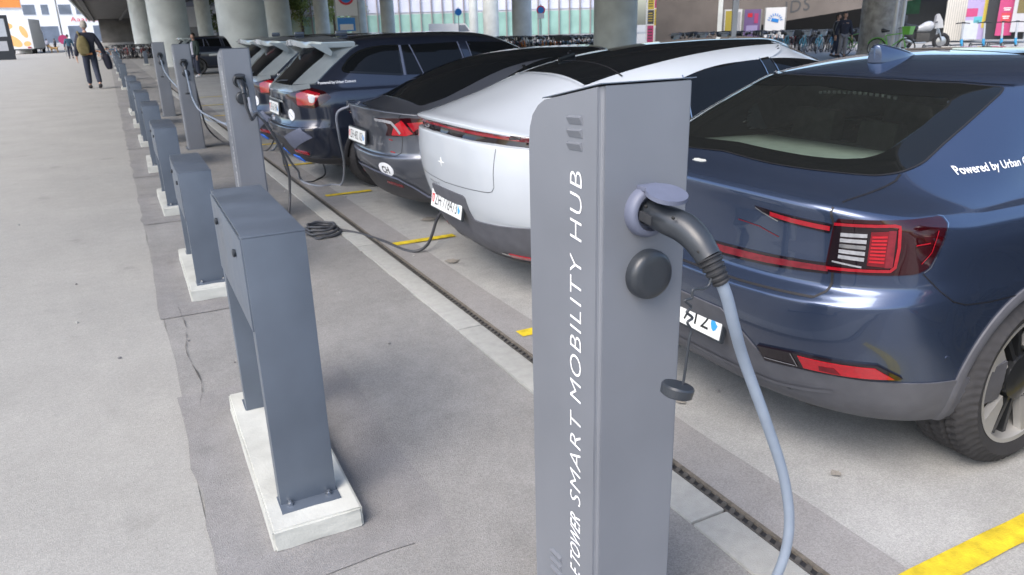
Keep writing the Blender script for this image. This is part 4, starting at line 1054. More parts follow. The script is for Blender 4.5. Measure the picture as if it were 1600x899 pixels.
# ------------------------------------------------------------------ 3: anthracite saloon
def grey_car():
    L = [(.60, .4, 2.4, .18, .0, .18, 4.3, .4, 2.4, .18),
         (.52, .45, 2.4, .18, .78, .18, 4.4, .5, 2.4, .18),
         (.30, .60, 2.6, .20, .86, .21, 4.55, .6, 2.5, .21),
         (.20, .62, 2.6, .235, .89, .26, 4.62, .6, 2.5, .25),
         (.15, .64, 2.6, .31, .91, .35, 4.66, .6, 2.5, .33),
         (.075, .66, 2.6, .43, .92, .46, 4.69, .6, 2.5, .45),
         (.03, .68, 2.6, .54, .925, .56, 4.70, .6, 2.5, .54),
         (.02, .68, 2.6, .60, .926, .62, 4.69, .6, 2.5, .6),
         (.05, .66, 2.6, .64, .925, .67, 4.67, .62, 2.5, .63),
         (.055, .66, 2.6, .75, .92, .75, 4.6, .64, 2.5, .67),
         (.03, .66, 2.6, .86, .91, .86, 4.5, .66, 2.5, .71),
         (.012, .66, 2.6, .95, .89, .925, 4.38, .70, 2.5, .745),
         (-.008, .66, 2.7, 1.002, .87, .95, 4.25, .72, 2.5, .775),
         (.012, .66, 2.7, 1.012, .865, .955, 4.2, .72, 2.5, .785),
         (.06, .66, 2.7, 1.012, .855, .962, 4.1, .72, 2.5, .80),
         (.24, .66, 2.6, 1.040, .825, .975, 3.85, .8, 2.5, .85),
         (.36, .66, 2.7, 1.075, .80, 1.0, 3.65, .85, 2.5, .90),
         (.60, .72, 2.7, 1.185, .74, 1.09, 3.3, .9, 2.5, 1.06),
         (.86, .80, 2.7, 1.285, .68, 1.21, 2.95, .9, 2.5, 1.22),
         (1.15, .85, 2.6, 1.362, .615, 1.315, 2.70, .85, 2.4, 1.33),
         (1.45, .8, 2.4, 1.405, .50, 1.385, 2.55, .7, 2.3, 1.39),
         (1.75, .5, 2.2, 1.428, .30, 1.425, 2.45, .4, 2.2, 1.42),
         (1.9, .3, 2.0, 1.435, .0, 1.437, 2.4, .3, 2, 1.435)]
    c = Car('anthracite saloon with an oval CH sticker, parked third, between white and navy cars', 'cars parked tail first along the kerb', 1.85, 6.60, L, M['paint_grey'], (.92, 3.80), xa=1.2, bulge=.04)
    t = c.t
    gl = rnd([(.37, -.58), (.33, -.3), (.32, 0), (.33, .3), (.37, .58), (.62, .60), (1.2, .54), (2.2, .52), (2.6, .50), (2.6, -.50), (2.2, -.52), (1.2, -.54), (.62, -.60)], .05)
    mb = MB(); c.patch(mb, gl, 'top', M['tint'], .003, grid=.06); mb.build('rear_window', t)
    sw = rnd([(.98, 1.01), (3.3, .965), (2.85, 1.20), (2.4, 1.345), (2.0, 1.375), (1.5, 1.335), (1.12, 1.19)], [.03, .05, .1, .2, .2, .2, .08])
    c.part('side_window', [('p', sw, 'side', M['tint'], dict(off=.004, grid=.06))])
    c.part('window_trim', [('l', sw + [sw[0]], 'side', M['frit'], dict(wd=.012, off=.006)), ('l', [(2.05, .97), (2.0, 1.375)], 'side', M['frit'], dict(wd=.08, off=.0065)), ('l', [(1.32, 1.0), (1.36, 1.30)], 'side', M['frit'], dict(wd=.03, off=.0065))])
    mb = MB(); c.patch(mb, rnd([(2.68, -.54), (3.3, -.70), (3.4, 0), (3.3, .70), (2.68, .54)], .05), 'top', M['tint'], .003, grid=.08); mb.build('windscreen', t)
    # C shaped tail lamps
    lamps = c.part('tail_lamp', [('p', rnd([(.297, .905), (.31, .930), (.64, .947), (.765, .938), (.768, .90), (.69, .812), (.50, .79), (.40, .79), (.45, .86), (.43, .895)], .008), 'wrap', M['lamp_deep'], dict(off=.004, grid=.02))])
    for sg, lp in zip((-1, 1), lamps):
        mb = MB(); c.line(mb, [(.31, .917), (.42, .914), (.49, .905), (.53, .86), (.555, .815)], 'wrap', M['lamp_clear'], .024, .007, sg=sg, step=.015); mb.build('indicator', lp)
        mb = MB(); c.patch(mb, [(.47, .80), (.52, .89), (.58, .925), (.655, .82), (.60, .80)], 'wrap', M['red_bright'], .0055, grid=.02, sg=sg); c.patch(mb, [(.66, .835), (.62, .905), (.745, .915), (.745, .895)], 'wrap', M['red'], .0055, grid=.02, sg=sg); mb.build('brake_light', lp)
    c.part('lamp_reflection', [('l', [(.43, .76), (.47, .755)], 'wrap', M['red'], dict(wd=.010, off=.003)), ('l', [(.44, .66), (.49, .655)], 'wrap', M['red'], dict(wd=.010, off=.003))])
    c.part('boot_gap', [('l', [(.70, .985), (.655, .95), (.645, .80), (.63, .66), (.58, .628), (0, .622)], 'rear', M['seam'], dict(wd=.006, step=.02)), ])
    c.part('deck_gap', [('l', [(.72, 1.0), (.70, 1.06)], 'rear', M['seam'], dict(wd=.005))])
    c.part('diffuser', [('p', [(0, .465), (.30, .455), (.50, .42), (.66, .33), (.74, .275), (1.0, .25), (1.0, .20), (0, .20)], 'wrap', M['cladding_black'], dict(off=.006, grid=.04, skirt=.01))])
    c.part('diffuser_edge', [('l', [(0, .475), (.30, .465), (.48, .435), (.60, .37), (.70, .29), (.80, .262), (1.1, .25)], 'wrap', M['lid'], dict(wd=.022, off=.011, step=.02))])
    c.part('rear_reflector', [('p', rnd([(.30, .37), (.31, .395), (.50, .375), (.50, .352)], .006), 'wrap', M['red_dark'], dict(off=.009, grid=.04))])
    mb = MB(); c.patch(mb, [(.37 + .088 * math.cos(a), .502 + .060 * math.sin(a)) for a in [i * math.pi / 16 for i in range(32)]], 'wrap', M['sticker_white'], .003, grid=.05); st = mb.build('oval_sticker', t)
    mb = MB(); c.text(mb, 'CH', 'wrap', .328, .470, .062, .084, M['plate_text'], off=.0045, bold=.02); mb.build('lettering', st, None)
    plate_box(c, .735, .50, .112, .028, 'ZH 482 103', y=.13, tilt=6)
    mb = MB(); c.text(mb, 'DUAL MOTOR', 'wrap', .27, .70, .016, .10, M['lamp_clear'], off=.002); mb.build('lettering', t, None)
    c.part('door_gap', [('l', [(1.38, .5), (1.30, .8), (1.22, 1.0)], 'side', M['seam'], {}), ('l', [(2.12, .34), (2.08, .97)], 'side', M['seam'], {}), ('l', [(3.1, .34), (3.2, .96)], 'side', M['seam'], {})])
    for sg in (-1, 1):
        mb = MB(); mb.box((3.0, sg * .98, 1.0), (.12, .2, .12), M['paint_grey'], bev=.035); mb.build('door_mirror', t)
    c.part('headlamp', [('p', rnd([(1.9, .60), (1.9, .67), (2.35, .70), (2.4, .63)], .02), 'wrap', M['lamp_clear'], dict(off=.004, grid=.04))])
    # open charge flap at the far rear corner with its plug
    mb = MB(); mb.box((.20, .88, .93), (.11, .03, .10), M['plug'], Matrix.Rotation(R(30), 3, 'Z'), bev=.01); mb.build('charge_flap', t)
    arch_trim(c, M['paint_grey'], .02, .004)
    c.finish(M['cladding_black']); add_wheels(c, 'black', .78)
grey_car()

# ------------------------------------------------------------------ 4: navy estate, three seen, one added unseen, a black one far along
def navy_car():
    L = [(.55, .4, 2.4, .24, .0, .24, 4.35, .4, 2.4, .24),
         (.48, .45, 2.4, .24, .78, .24, 4.45, .5, 2.4, .24),
         (.22, .52, 2.9, .27, .88, .28, 4.58, .55, 2.6, .28),
         (.14, .52, 3.0, .34, .915, .36, 4.64, .55, 2.6, .36),
         (.07, .54, 3.1, .46, .932, .48, 4.68, .55, 2.6, .5),
         (.01, .56, 3.1, .58, .942, .60, 4.70, .55, 2.6, .62),
         (.0, .56, 3.1, .655, .945, .67, 4.69, .55, 2.6, .72),
         (.03, .55, 3.1, .69, .945, .71, 4.67, .56, 2.6, .78),
         (.065, .54, 3.1, .76, .944, .78, 4.63, .58, 2.6, .84),
         (.055, .54, 3.1, .90, .938, .90, 4.55, .62, 2.6, .90),
         (.055, .54, 3.1, 1.00, .925, .98, 4.4, .66, 2.6, .94),
         (.085, .54, 3.1, 1.06, .905, 1.03, 4.15, .70, 2.6, .97),
         (.14, .55, 3.1, 1.12, .882, 1.07, 3.85, .8, 2.6, 1.01),
         (.24, .58, 3.1, 1.22, .845, 1.16, 3.55, .9, 2.6, 1.08),
         (.36, .62, 3.1, 1.34, .795, 1.28, 3.25, .9, 2.6, 1.23),
         (.48, .66, 3.1, 1.45, .745, 1.40, 2.95, .9, 2.6, 1.40),
         (.55, .68, 2.9, 1.515, .70, 1.48, 2.75, .85, 2.5, 1.49),
         (.66, .70, 2.6, 1.548, .63, 1.54, 2.60, .75, 2.4, 1.54),
         (.90, .66, 2.4, 1.572, .48, 1.575, 2.45, .6, 2.3, 1.565),
         (1.15, .5, 2.2, 1.585, .28, 1.592, 2.35, .5, 2.2, 1.58),
         (1.3, .4, 2.0, 1.590, .0, 1.597, 2.3, .4, 2, 1.585)]
    c = Car('navy estate car nearest of the three, beside the anthracite saloon', 'cars parked tail first along the kerb', 1.52, 8.83, L, M['paint_navy'], (.93, 3.80), xa=1.1, bulge=.03)
    t = c.t
    rw = mirror([(0, 1.085), (.50, 1.085), (.68, 1.10), (.70, 1.14), (.63, 1.36), (.58, 1.46), (0, 1.475)])
    mb = MB(); c.patch(mb, rnd(rw, .03), 'rear', M['tint'], .004, grid=.05); w_ = mb.build('rear_window', t)
    # silver patches painted in for sky reflected by the window and its lip
    c.part('window_sheen', [('p', [(.50, 1.10), (.76, 1.112), (.665, 1.475), (.50, 1.475), (.56, 1.36)], 'rear', M['silver_sheen'], dict(off=.012, grid=.05, skirt=.01))])
    mb = MB(); c.patch(mb, mirror([(0, 1.03), (.60, 1.03), (.77, 1.07), (.72, 1.11), (.5, 1.092), (0, 1.092)]), 'rear', M['silver_sheen'], .010, grid=.05, skirt=.01); mb.build('lip_sheen', t)
    mb = MB(); bmx = bmesh.new(); bmesh.ops.create_cube(bmx, size=1); bmesh.ops.scale(bmx, vec=(.36, 1.34, .06), verts=bmx.verts)
    bmesh.ops.subdivide_edges(bmx, edges=[e for e in bmx.edges if abs(e.verts[0].co.y - e.verts[1].co.y) > .5], cuts=12)
    for v in bmx.verts: v.co.x += .16 * (abs(v.co.y) / .64) ** 3; v.co.z -= .06 * (v.co.y / .64) ** 2 + (.035 if v.co.x < -.1 else 0)
    bmesh.ops.bevel(bmx, geom=[e for e in bmx.edges if e.calc_face_angle(0) > .8], offset=.008, segments=2, affect='EDGES')
    mb.bm(bmx, M['silver_sheen'], Matrix.Translation((.46, 0, 1.555))); sp_ = mb.build('roof_spoiler', t, 40)
    for sg in (-1, 1):
        mb = MB(); mb.prism([(.32, 1.51), (.50, 1.50), (.56, 1.42), (.54, 1.38), (.40, 1.46)], .035, M['silver_sheen'], Matrix.Translation((0, sg * .69 + .0175, 0)) @ Matrix.Rotation(R(90), 4, 'X')); mb.build('winglet', sp_)
    mb = MB(); c.line(mb, [(-.14, 1.10), (.05, 1.12), (.30, 1.13)], 'rear', M['plug'], .02, .016); mb.build('wiper', t)
    sw1 = rnd([(.60, 1.225), (1.26, 1.165), (1.27, 1.462), (.98, 1.458), (.76, 1.39)], [.07, .02, .02, .12, .15])
    sw2 = rnd([(1.31, 1.163), (2.06, 1.14), (1.98, 1.478), (1.31, 1.464)], .015)
    sw3 = rnd([(2.14, 1.138), (3.30, 1.10), (2.95, 1.33), (2.72, 1.45), (2.07, 1.478)], [.015, .04, .1, .08, .015])
    c.part('side_window', [('p', sw1, 'side', M['tint'], dict(off=.003, grid=.07)), ], angle=35)
    c.part('side_window', [('p', sw2, 'side', M['tint'], dict(off=.003, grid=.07))]); c.part('side_window', [('p', sw3, 'side', M['tint'], dict(off=.003, grid=.07))])
    c.part('window_trim', [('l', [(1.285, 1.16), (1.29, 1.464)], 'side', M['lid'], dict(wd=.025, off=.006))])
    c.part('door_frame', [('l', [(1.50, 1.16), (1.40, 1.464)], 'side', M['lid'], dict(wd=.012, off=.006))])
    c.part('window_pillar', [('l', [(2.03, 1.14), (1.97, 1.478)], 'side', M['lid'], dict(wd=.014, off=.006)),
                             ('l', [(2.14, 1.14), (2.08, 1.478)], 'side', M['lid'], dict(wd=.010, off=.006)), ('l', sw1 + [sw1[0]], 'side', M['frit'], dict(wd=.02, off=.005))])
    mb = MB(); c.patch(mb, rnd([(2.85, -.58), (3.50, -.72), (3.62, 0), (3.50, .72), (2.85, .58)], .05), 'top', M['tint'], .003, grid=.08); mb.build('windscreen', t)
    c.part('roof_rail', [('l', [(.70, .56), (1.3, .585), (2.4, .57)], 'top', M['frit'], dict(wd=.035, off=.025))])
    mb = MB(); mb.box((.86, 0, 1.60), (.13, .05, .06), M['paint_navy'], bev=.02); mb.build('antenna_fin', t)
    lamps = c.part('tail_lamp', [('p', rnd([(.42, .965), (.42, 1.005), (.58, 1.032), (.744, 1.080), (.88, 1.045), (.95, .985), (.90, .935), (.80, .878), (.63, .895), (.55, .955)], .012), 'wrap', M['lamp_deep'], dict(off=.006, grid=.03))])
    for sg, lp in zip((-1, 1), lamps):
        mb = MB(); c.patch(mb, rnd([(.63, .91), (.62, 1.02), (.74, 1.055), (.86, 1.02), (.80, .91)], .015), 'wrap', M['red'], .009, grid=.03, sg=sg); mb.build('brake_light', lp)
        mb = MB(); c.patch(mb, rnd([(.765, .935), (.75, 1.005), (.82, 1.0), (.81, .935)], .02), 'wrap', M['lamp_clear'], .011, grid=.03, sg=sg); mb.build('reversing_light', lp)
    c.part('boot_gap', [('l', [(.60, 1.06), (.585, .9), (.58, .75), (.54, .70), (0, .69)], 'rear', M['seam'], dict(wd=.006, step=.02))])
    mb = MB(); c.line(mb, [(-.38, .93), (0, .935), (.38, .93)], 'rear', M['silver_sheen'], .022, .012); mb.build('boot_strip', t)
    c.part('bumper_trim', [('p', [(.36, .565), (.66, .680), (.77, .585), (.47, .44), (.40, .47)], 'wrap', M['lid'], dict(off=.010, grid=.04, skirt=.01))])
    c.part('bumper_cladding', [('p', [(0, .55), (.42, .55), (.50, .40), (.7, .35), (1.25, .36), (1.25, .27), (.8, .255), (0, .255)], 'wrap', M['cladding_black'], dict(off=.006, grid=.04, skirt=.01))])
    c.part('rear_reflector', [('p', rnd([(.43, .40), (.43, .43), (.66, .42), (.67, .39)], .005), 'wrap', M['red'], dict(off=.012, grid=.04))])
    c.part('blue_accent', [('p', rnd([(.22, .29), (.22, .345), (.44, .345), (.48, .29)], .01), 'wrap', M['cover_blue'], dict(off=.016, grid=.04, skirt=.02))])
    plate_box(c, .845, .50, .125, .035, 'ZH 651 904', tilt=4)
    mb = MB(); c.patch(mb, [(.50 + .058 * math.cos(a), .80 + .062 * math.sin(a)) for a in [i * math.pi / 16 for i in range(32)]], 'wrap', M['sticker_white'], .006, grid=.05); st = mb.build('round_sticker', t)
    mb = MB(); c.line(mb, [(.47, .825), (.53, .775)], 'wrap', M['lid'], .006, .0075); mb.build('sticker_print', st)
    c.part('bumper_crease', [('l', [(0, .655), (.5, .655), (.9, .67)], 'wrap', M['paint_navy'], dict(wd=.02, off=.004))])
    mb = MB(); c.text(mb, 'Powered by Urban Connect', 'side', .36, 1.102, .034, .38, M['white_text'], bold=.012, off=.002, slope=.02); mb.build('lettering', t, None)
    c.part('door_gap', [('l', [(1.40, .55), (1.36, .8), (1.29, 1.07)], 'side', M['seam'], {}), ('l', [(2.12, .36), (2.09, 1.06)], 'side', M['seam'], {}), ('l', [(3.1, .36), (3.22, .8), (3.2, 1.05)], 'side', M['seam'], {})])
    c.part('sill', [('p', [(1.35, .27), (1.35, .36), (3.4, .36), (3.4, .27)], 'side', M['cladding_black'], dict(off=.006, grid=.1))])
    for sg in (-1, 1):
        mb = MB(); mb.box((3.05, sg * 1.02, 1.10), (.13, .2, .14), M['paint_navy'], bev=.035); mb.build('door_mirror', t)
    c.part('headlamp', [('p', rnd([(1.9, .76), (1.9, .84), (2.35, .87), (2.4, .79)], .02), 'wrap', M['lamp_clear'], dict(off=.004, grid=.04))])
    arch_trim(c, M['cladding_black'], .04)
    c.finish(M['cladding_black']); add_wheels(c, 'black', .81)
    for lab, x, y in (('navy estate car, middle one of the three, mostly hidden by the nearest', 1.52, 11.0), ('navy estate car, last of the three, seen behind the second charging tower', 1.62, 13.2),
                      ('added navy estate car, unseen past the right edge, darkening the fastback flank reflection', 2.25, -.03),  # added out of view to darken the reflection in the fastback's flank
                      ('black car parked alone beyond the empty bays, behind the young man in white shoes', 2.5, 37.5)):
        k = copy_tree(t); k.location = (x, y, 0); k['label'] = lab
navy_car()
# ------------------------------------------------------------------ background materials
def flat(name, c, rough=.6, var=.05, **k): return mat(name, c, rough, 0, 0, var, 4, **k)
M['wall_white'] = flat('white_render', (.80, .81, .83), .8); M['wall_grey'] = flat('grey_cladding_panel', (.42, .43, .46), .6)
M['win'] = mat('window_glass', (.16, .19, .24), .1, 0, .3, .2, .3)
M['win_green'] = mat('green_glass', (.24, .40, .36), .12, 0, .4, .15, .4); M['win_white'] = mat('white_glass', (.52, .55, .66), .2, 0, .3, .08, .4)
M['fin'] = flat('fin_brown', (.22, .19, .19)); M['orange'] = flat('orange_paint', (.72, .26, .06)); M['pale_orange'] = flat('pale_orange_print', (.75, .42, .16))
M['dark_frame'] = flat('dark_frame', (.03, .034, .042), .4); M['sky_panel'] = flat('pale_blue_panel', (.46, .50, .55), .2)
M['sign_white'] = flat('sign_white', (.72, .73, .74), .4, 0); M['sign_blue'] = flat('sign_blue', (.02, .22, .62), .4, 0); M['sign_red'] = flat('sign_red', (.62, .02, .04), .4, 0)
M['pole'] = mat('galvanised_pole', (.32, .33, .34), .4, .6, 0, .08, 4); M['pink'] = flat('pink_print', (.42, .05, .16)); M['lilac'] = flat('lilac_print', (.34, .29, .50))
M['yellow_print'] = flat('yellow_print', (.48, .38, .06)); M['dark_print'] = flat('dark_print', (.05, .055, .06)); M['violet'] = flat('violet_print', (.16, .10, .24))
M['green'] = mat('bright_green_plastic', (.16, .48, .06), .45, 0, .2, .06, 6); M['teal'] = flat('teal_plastic', (.10, .38, .46), .4)
M['bike_blue'] = mat('blue_frame', (.03, .22, .38), .3, 0, .6, .05, 5); M['bike_black'] = mat('black_frame', (.02, .02, .022), .3, 0, .6, .1, 5)
M['bike_red'] = mat('red_frame', (.35, .03, .03), .3, 0, .6, .05, 5); M['bike_white'] = mat('white_frame', (.55, .56, .57), .3, 0, .6, .05, 5); M['bike_orange'] = mat('orange_frame', (.6, .2, .03), .3, 0, .6, .05, 5)
M['alu'] = mat('bare_aluminium', (.5, .5, .5), .3, .9, 0, .08, 8)
M['skin'] = mat('skin', (.45, .27, .20), .55, 0, 0, .06, 20); M['hair_grey'] = mat('grey_hair', (.32, .30, .27), .8, 0, 0, .2, 40); M['hair_dark'] = mat('dark_hair', (.02, .016, .013), .7, 0, 0, .2, 40)
M['suit'] = mat('navy_suit_cloth', (.016, .018, .034), .8, 0, 0, .15, 10); M['jeans'] = mat('dark_trousers', (.022, .028, .05), .85, 0, 0, .15, 10); M['khaki'] = mat('khaki_canvas', (.15, .125, .055), .85, 0, 0, .12, 12)
M['green_jacket'] = mat('dark_green_jacket', (.02, .035, .03), .8, 0, 0, .1, 8); M['shirt'] = mat('pale_shirt', (.5, .5, .58), .8, 0, 0, .05, 8); M['grey_cloth'] = mat('grey_cloth', (.18, .18, .20), .85, 0, 0, .1, 8)
M['shoe_white'] = mat('white_shoe', (.65, .66, .68), .6, 0, 0, 0); M['shoe_dark'] = mat('dark_shoe', (.015, .015, .018), .5, 0, 0, 0); M['teal_cloth'] = mat('teal_cloth', (.03, .08, .13), .8, 0, 0, .2, 10); M['red_cloth'] = mat('red_cloth', (.5, .06, .08), .8, 0, 0, .2, 10)
M['leather'] = mat('brown_leather', (.22, .09, .03), .6, 0, 0, .1, 10); M['dog'] = mat('tan_fur', (.30, .19, .08), .9, 0, 0, .2, 20)
M['leaf'] = mat('spring_leaf', (.17, .22, .05), .7, 0, 0, .35, 1.5); M['bark'] = mat('bark', (.08, .06, .045), .9, 0, 0, .2, 6)
M['brown_box'] = flat('brown_planter', (.2, .15, .11)); M['corrugated'] = flat('cream_corrugated', (.55, .54, .50), .6); M['trunk_print'] = flat('trunk_print', (.6, .2, .5))

GS = {}
def face_box(mb, p, ex, w_, h, d, m, up=Vector((0, 0, 1))):
    """upright box, bottom centre p, width along ex"""
    ex = ex.normalized(); ey = up.cross(ex); vs = []
    for z in (0, h):
        for a, b in ((-.5, 0), (.5, 0), (.5, 1), (-.5, 1)): vs.append(p + ex * (a * w_) + ey * (b * d) + up * z)
    mb.add(vs, [[3, 2, 1, 0], [4, 5, 6, 7], [0, 1, 5, 4], [1, 2, 6, 5], [2, 3, 7, 6], [3, 0, 4, 7]], m)
UP = Vector((0, 0, 1))
def flatdir(px):                                    # horizontal right hand direction seen at this pixel column
    d = right * ((px - 800) / 1173) + fwd; d.z = 0; d.normalize(); return Vector((d.y, -d.x, 0))
def gp(px, depth, py=40):
    p = at(px, py, depth); p.z = 0; return p
def zat(px, py, depth): return at(px, py, depth).z

# ------------------------------------------------------------------ buildings
def facade(name, label, p, ex, w_, h, wall, rows, depth=12, cat='building'):
    """rows: list of (z0, z1, [(u0, u1)], material)"""
    t = thing(name, label, cat, p, 0)
    mb = MB(); face_box(mb, Vector((0, 0, 0)), ex, w_, h, depth, wall); mb.build('wall', t)
    ex = ex.normalized(); ey = UP.cross(ex)
    for z0, z1, spans, m in rows:
        for u0, u1 in spans:
            mb = MB(); face_box(mb, ex * ((u0 + u1) / 2) - ey * .06 + UP * z0, ex, u1 - u0, z1 - z0, .1, m); w2 = mb.build('window', t)
            mb = MB(); face_box(mb, ex * ((u0 + u1) / 2) - ey * .14 + UP * (z0 - .12), ex, u1 - u0 + .3, .12, .2, M['wall_grey']); mb.build('sill', w2)
    return t
p = gp(18, 290); e = flatdir(18)
facade('white_building', 'white rendered building with scattered square windows at the far left', p, e, 76, 58, M['wall_white'],
       [(11.0, 14.6, [(2.2, 9.0), (11, 13.5), (17, 21.4), (23, 26)], M['win']), (19, 23, [(-4, 2.2), (9, 13.4), (19, 23.6), (28, 32)], M['win']), (27.6, 31.6, [(2.2, 6.7), (15.6, 20), (26, 31)], M['win']),
        (.4, 6.6, [(6.7, 15.6), (19, 24.5), (28, 34.5)], M['win'])])
mb = MB(); place_text(mb, 'Aaamma', M['sign_red'], p - UP.cross(e) * .4 + e * 20.4 + UP * 8.2, e, UP, 11.6, 1.7, .05); tag(mb.build('shop_sign', None, None), 'row of red letters on the white far building', 'sign')
p = gp(-20, 95); e = flatdir(-20)
facade('orange_building', 'corner of a building with an orange upper band at the left edge', p, e, 8.4, 22, M['wall_white'], [(5.6, 7.9, [(-4.1, 4.1)], M['orange']), (9.4, 11, [(-2, 1.6)], M['win'])])
p = gp(700, 120); e = flatdir(700)
t = facade('glass_building', 'long office building with white upper panes and green glass ground floor', p, e, 58, 16, M['wall_grey'], [])
ey = UP.cross(e)
for z0, z1, m, nm in ((.3, 3.9, M['win_green'], 'green_glazing'), (4.2, 8.2, M['win_white'], 'white_glazing'), (8.5, 11, M['win_green'], 'upper_glazing')):
    mb = MB(); face_box(mb, -ey * .1 + UP * z0, e, 57, z1 - z0, .2, m); mb.build(nm, t)
for k in range(34):
    mb = MB(); face_box(mb, e * (-28 + k * 1.7) - ey * .45 + UP * .2, e, .16, 15, .3, M['fin']); mb.build('fin', t)
p = gp(420, 150); e = flatdir(420)
facade('pale_hall', 'pale low hall seen between the columns left of the glass building', p, e, 40, 12, M['wall_white'], [(1, 3.2, [(-18, -12), (-10, -4), (-2, 4), (6, 12), (14, 19)], M['win']), (7, 9.4, [(-19, 19)], M['win_white'])])
# ------------------------------------------------------------------ concrete ramp on the right
p = gp(1200, 50); e = flatdir(1200)
mb = MB(); ey = UP.cross(e)
def ramp_poly(pts, d0, d1, m):
    vs = [p + e * u + UP * z - ey * d0 for u, z in pts] + [p + e * u + UP * z - ey * d1 for u, z in pts]; n = len(pts)
    mb.add(vs, [list(range(n)), list(range(n, 2 * n))[::-1]] + [[i, (i + 1) % n, n + (i + 1) % n, n + i] for i in range(n)], m)
ramp_poly([(-7.4, 0), (-2.6, 0), (-2.6, 1.0), (7.0, 2.35), (11, 2.9), (11, 8), (-7.4, 8)], .3, -.3, M['concrete_dark2'])
tag(mb.build('ramp_wall'), 'grey brown concrete ramp wall rising to the right, with graffiti', 'ramp')
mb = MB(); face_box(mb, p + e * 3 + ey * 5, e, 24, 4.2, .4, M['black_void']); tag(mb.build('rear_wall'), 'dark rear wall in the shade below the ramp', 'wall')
mb = MB(); place_text(mb, 'IDS', M['dark_print'], p + e * 1.0 + UP * 1.95 - ey * .31, (e * .99 + UP * .14).normalized(), UP, 1.5, .75, .01); tag(mb.build('graffiti', None, None), 'black graffiti tag sprayed on the concrete ramp', 'graffiti')
mb = MB(); face_box(mb, p - e * 3.1 - ey * .36, e, .3, 8, .08, M['concrete']); tag(mb.build('ramp_pilaster'), 'pale vertical strip on the ramp wall', 'pilaster')

# ------------------------------------------------------------------ boards, signs, banners
def board(name, label, px0, px1, py0, py1, depth, m, cat, posts=True, thick=.12, art=None):
    pm = (px0 + px1) / 2; e_ = flatdir(pm); ey_ = UP.cross(e_); p0 = gp(pm, depth, (py0 + py1) / 2)
    z0 = max(.02, zat(pm, py1, depth)); z1 = zat(pm, py0, depth); w_ = (px1 - px0) / 1173 * depth
    t = thing(name, label, cat, p0, math.atan2(e_.y, e_.x))
    mb = MB(); face_box(mb, Vector((0, 0, z0)), Vector((1, 0, 0)), w_, z1 - z0, thick, m); mb.build('panel', t)
    if posts:
        for s_ in ((-1, 1) if posts == 2 else (0,)):
            mb = MB(); mb.box((s_ * (w_ / 2 + .04), thick / 2 + (.07 if s_ == 0 else 0), z1 / 2), (.07, .07, z1), M['pole']); mb.build('post', t)
    if art:
        for (u0, v0, u1, v1, mm, nm) in art:
            mb = MB(); face_box(mb, Vector(((u0 + u1) / 2 * w_, -.012, z0 + v0 * (z1 - z0))), Vector((1, 0, 0)), (u1 - u0) * w_, (v1 - v0) * (z1 - z0), .01, mm); mb.build(nm, t)
    return t, w_, z0, z1
def disc(t, name, x, z, r, m, y=-.014, ring=None):
    mb = MB(); mb.lathe([(0, .008), (r, .008), (r, 0)], m, Matrix.Translation((x, y, z)) @ Matrix.Rotation(R(90), 4, 'X'), 32)
    if ring: mb.lathe([(0, .012), (r * .72, .012), (r * .72, .008)], ring, Matrix.Translation((x, y, z)) @ Matrix.Rotation(R(90), 4, 'X'), 32)
    mb.build(name, t)
t, w_, z0, z1 = board('traffic_board', 'white board with a red and blue no parking roundel above the estates', 524, 557, -22, 25, 40, M['sign_white'], 'sign', 2)
disc(t, 'roundel', 0, z0 + .96, .42, M['sign_red'], ring=M['sign_blue'])
t, w_, z0, z1 = board('parking_sign', 'blue and white parking sign below the no parking board', 528, 555, 28, 49, 40.2, M['sign_blue'], 'sign', 0, .06, [(-.38, .08, .38, .52, M['sign_white'], 'notice')])
def roundsign(label, px, py, depth, r, m, ring=None):
    p0 = gp(px, depth, py); e_ = flatdir(px); z = zat(px, py, depth)
    t = thing('round_sign', label, 'sign', p0, math.atan2(e_.y, e_.x))
    mb = MB(); mb.tube([(0, .05, 0), (0, .05, z + r + .1)], .04, M['pole'], 10); mb.build('post', t)
    disc(t, 'sign_disc', 0, z, r, m, y=-.0, ring=ring); return t
roundsign('blue round traffic sign on a pole before the glass building', 716, 19, 70, .32, M['sign_blue'])
t = roundsign('round no stopping sign on a post above the bicycles', 845, 16, 58, .33, M['sign_red'], M['sign_blue'])
mb = MB(); mb.box((0, 0, zat(845, 25, 58)), (.5, .02, .38), M['sign_white']); mb.build('notice', t)
roundsign('bright pink round sign on a thin pole beside the walking man', 99, 62, 75, .45, M['pink'])
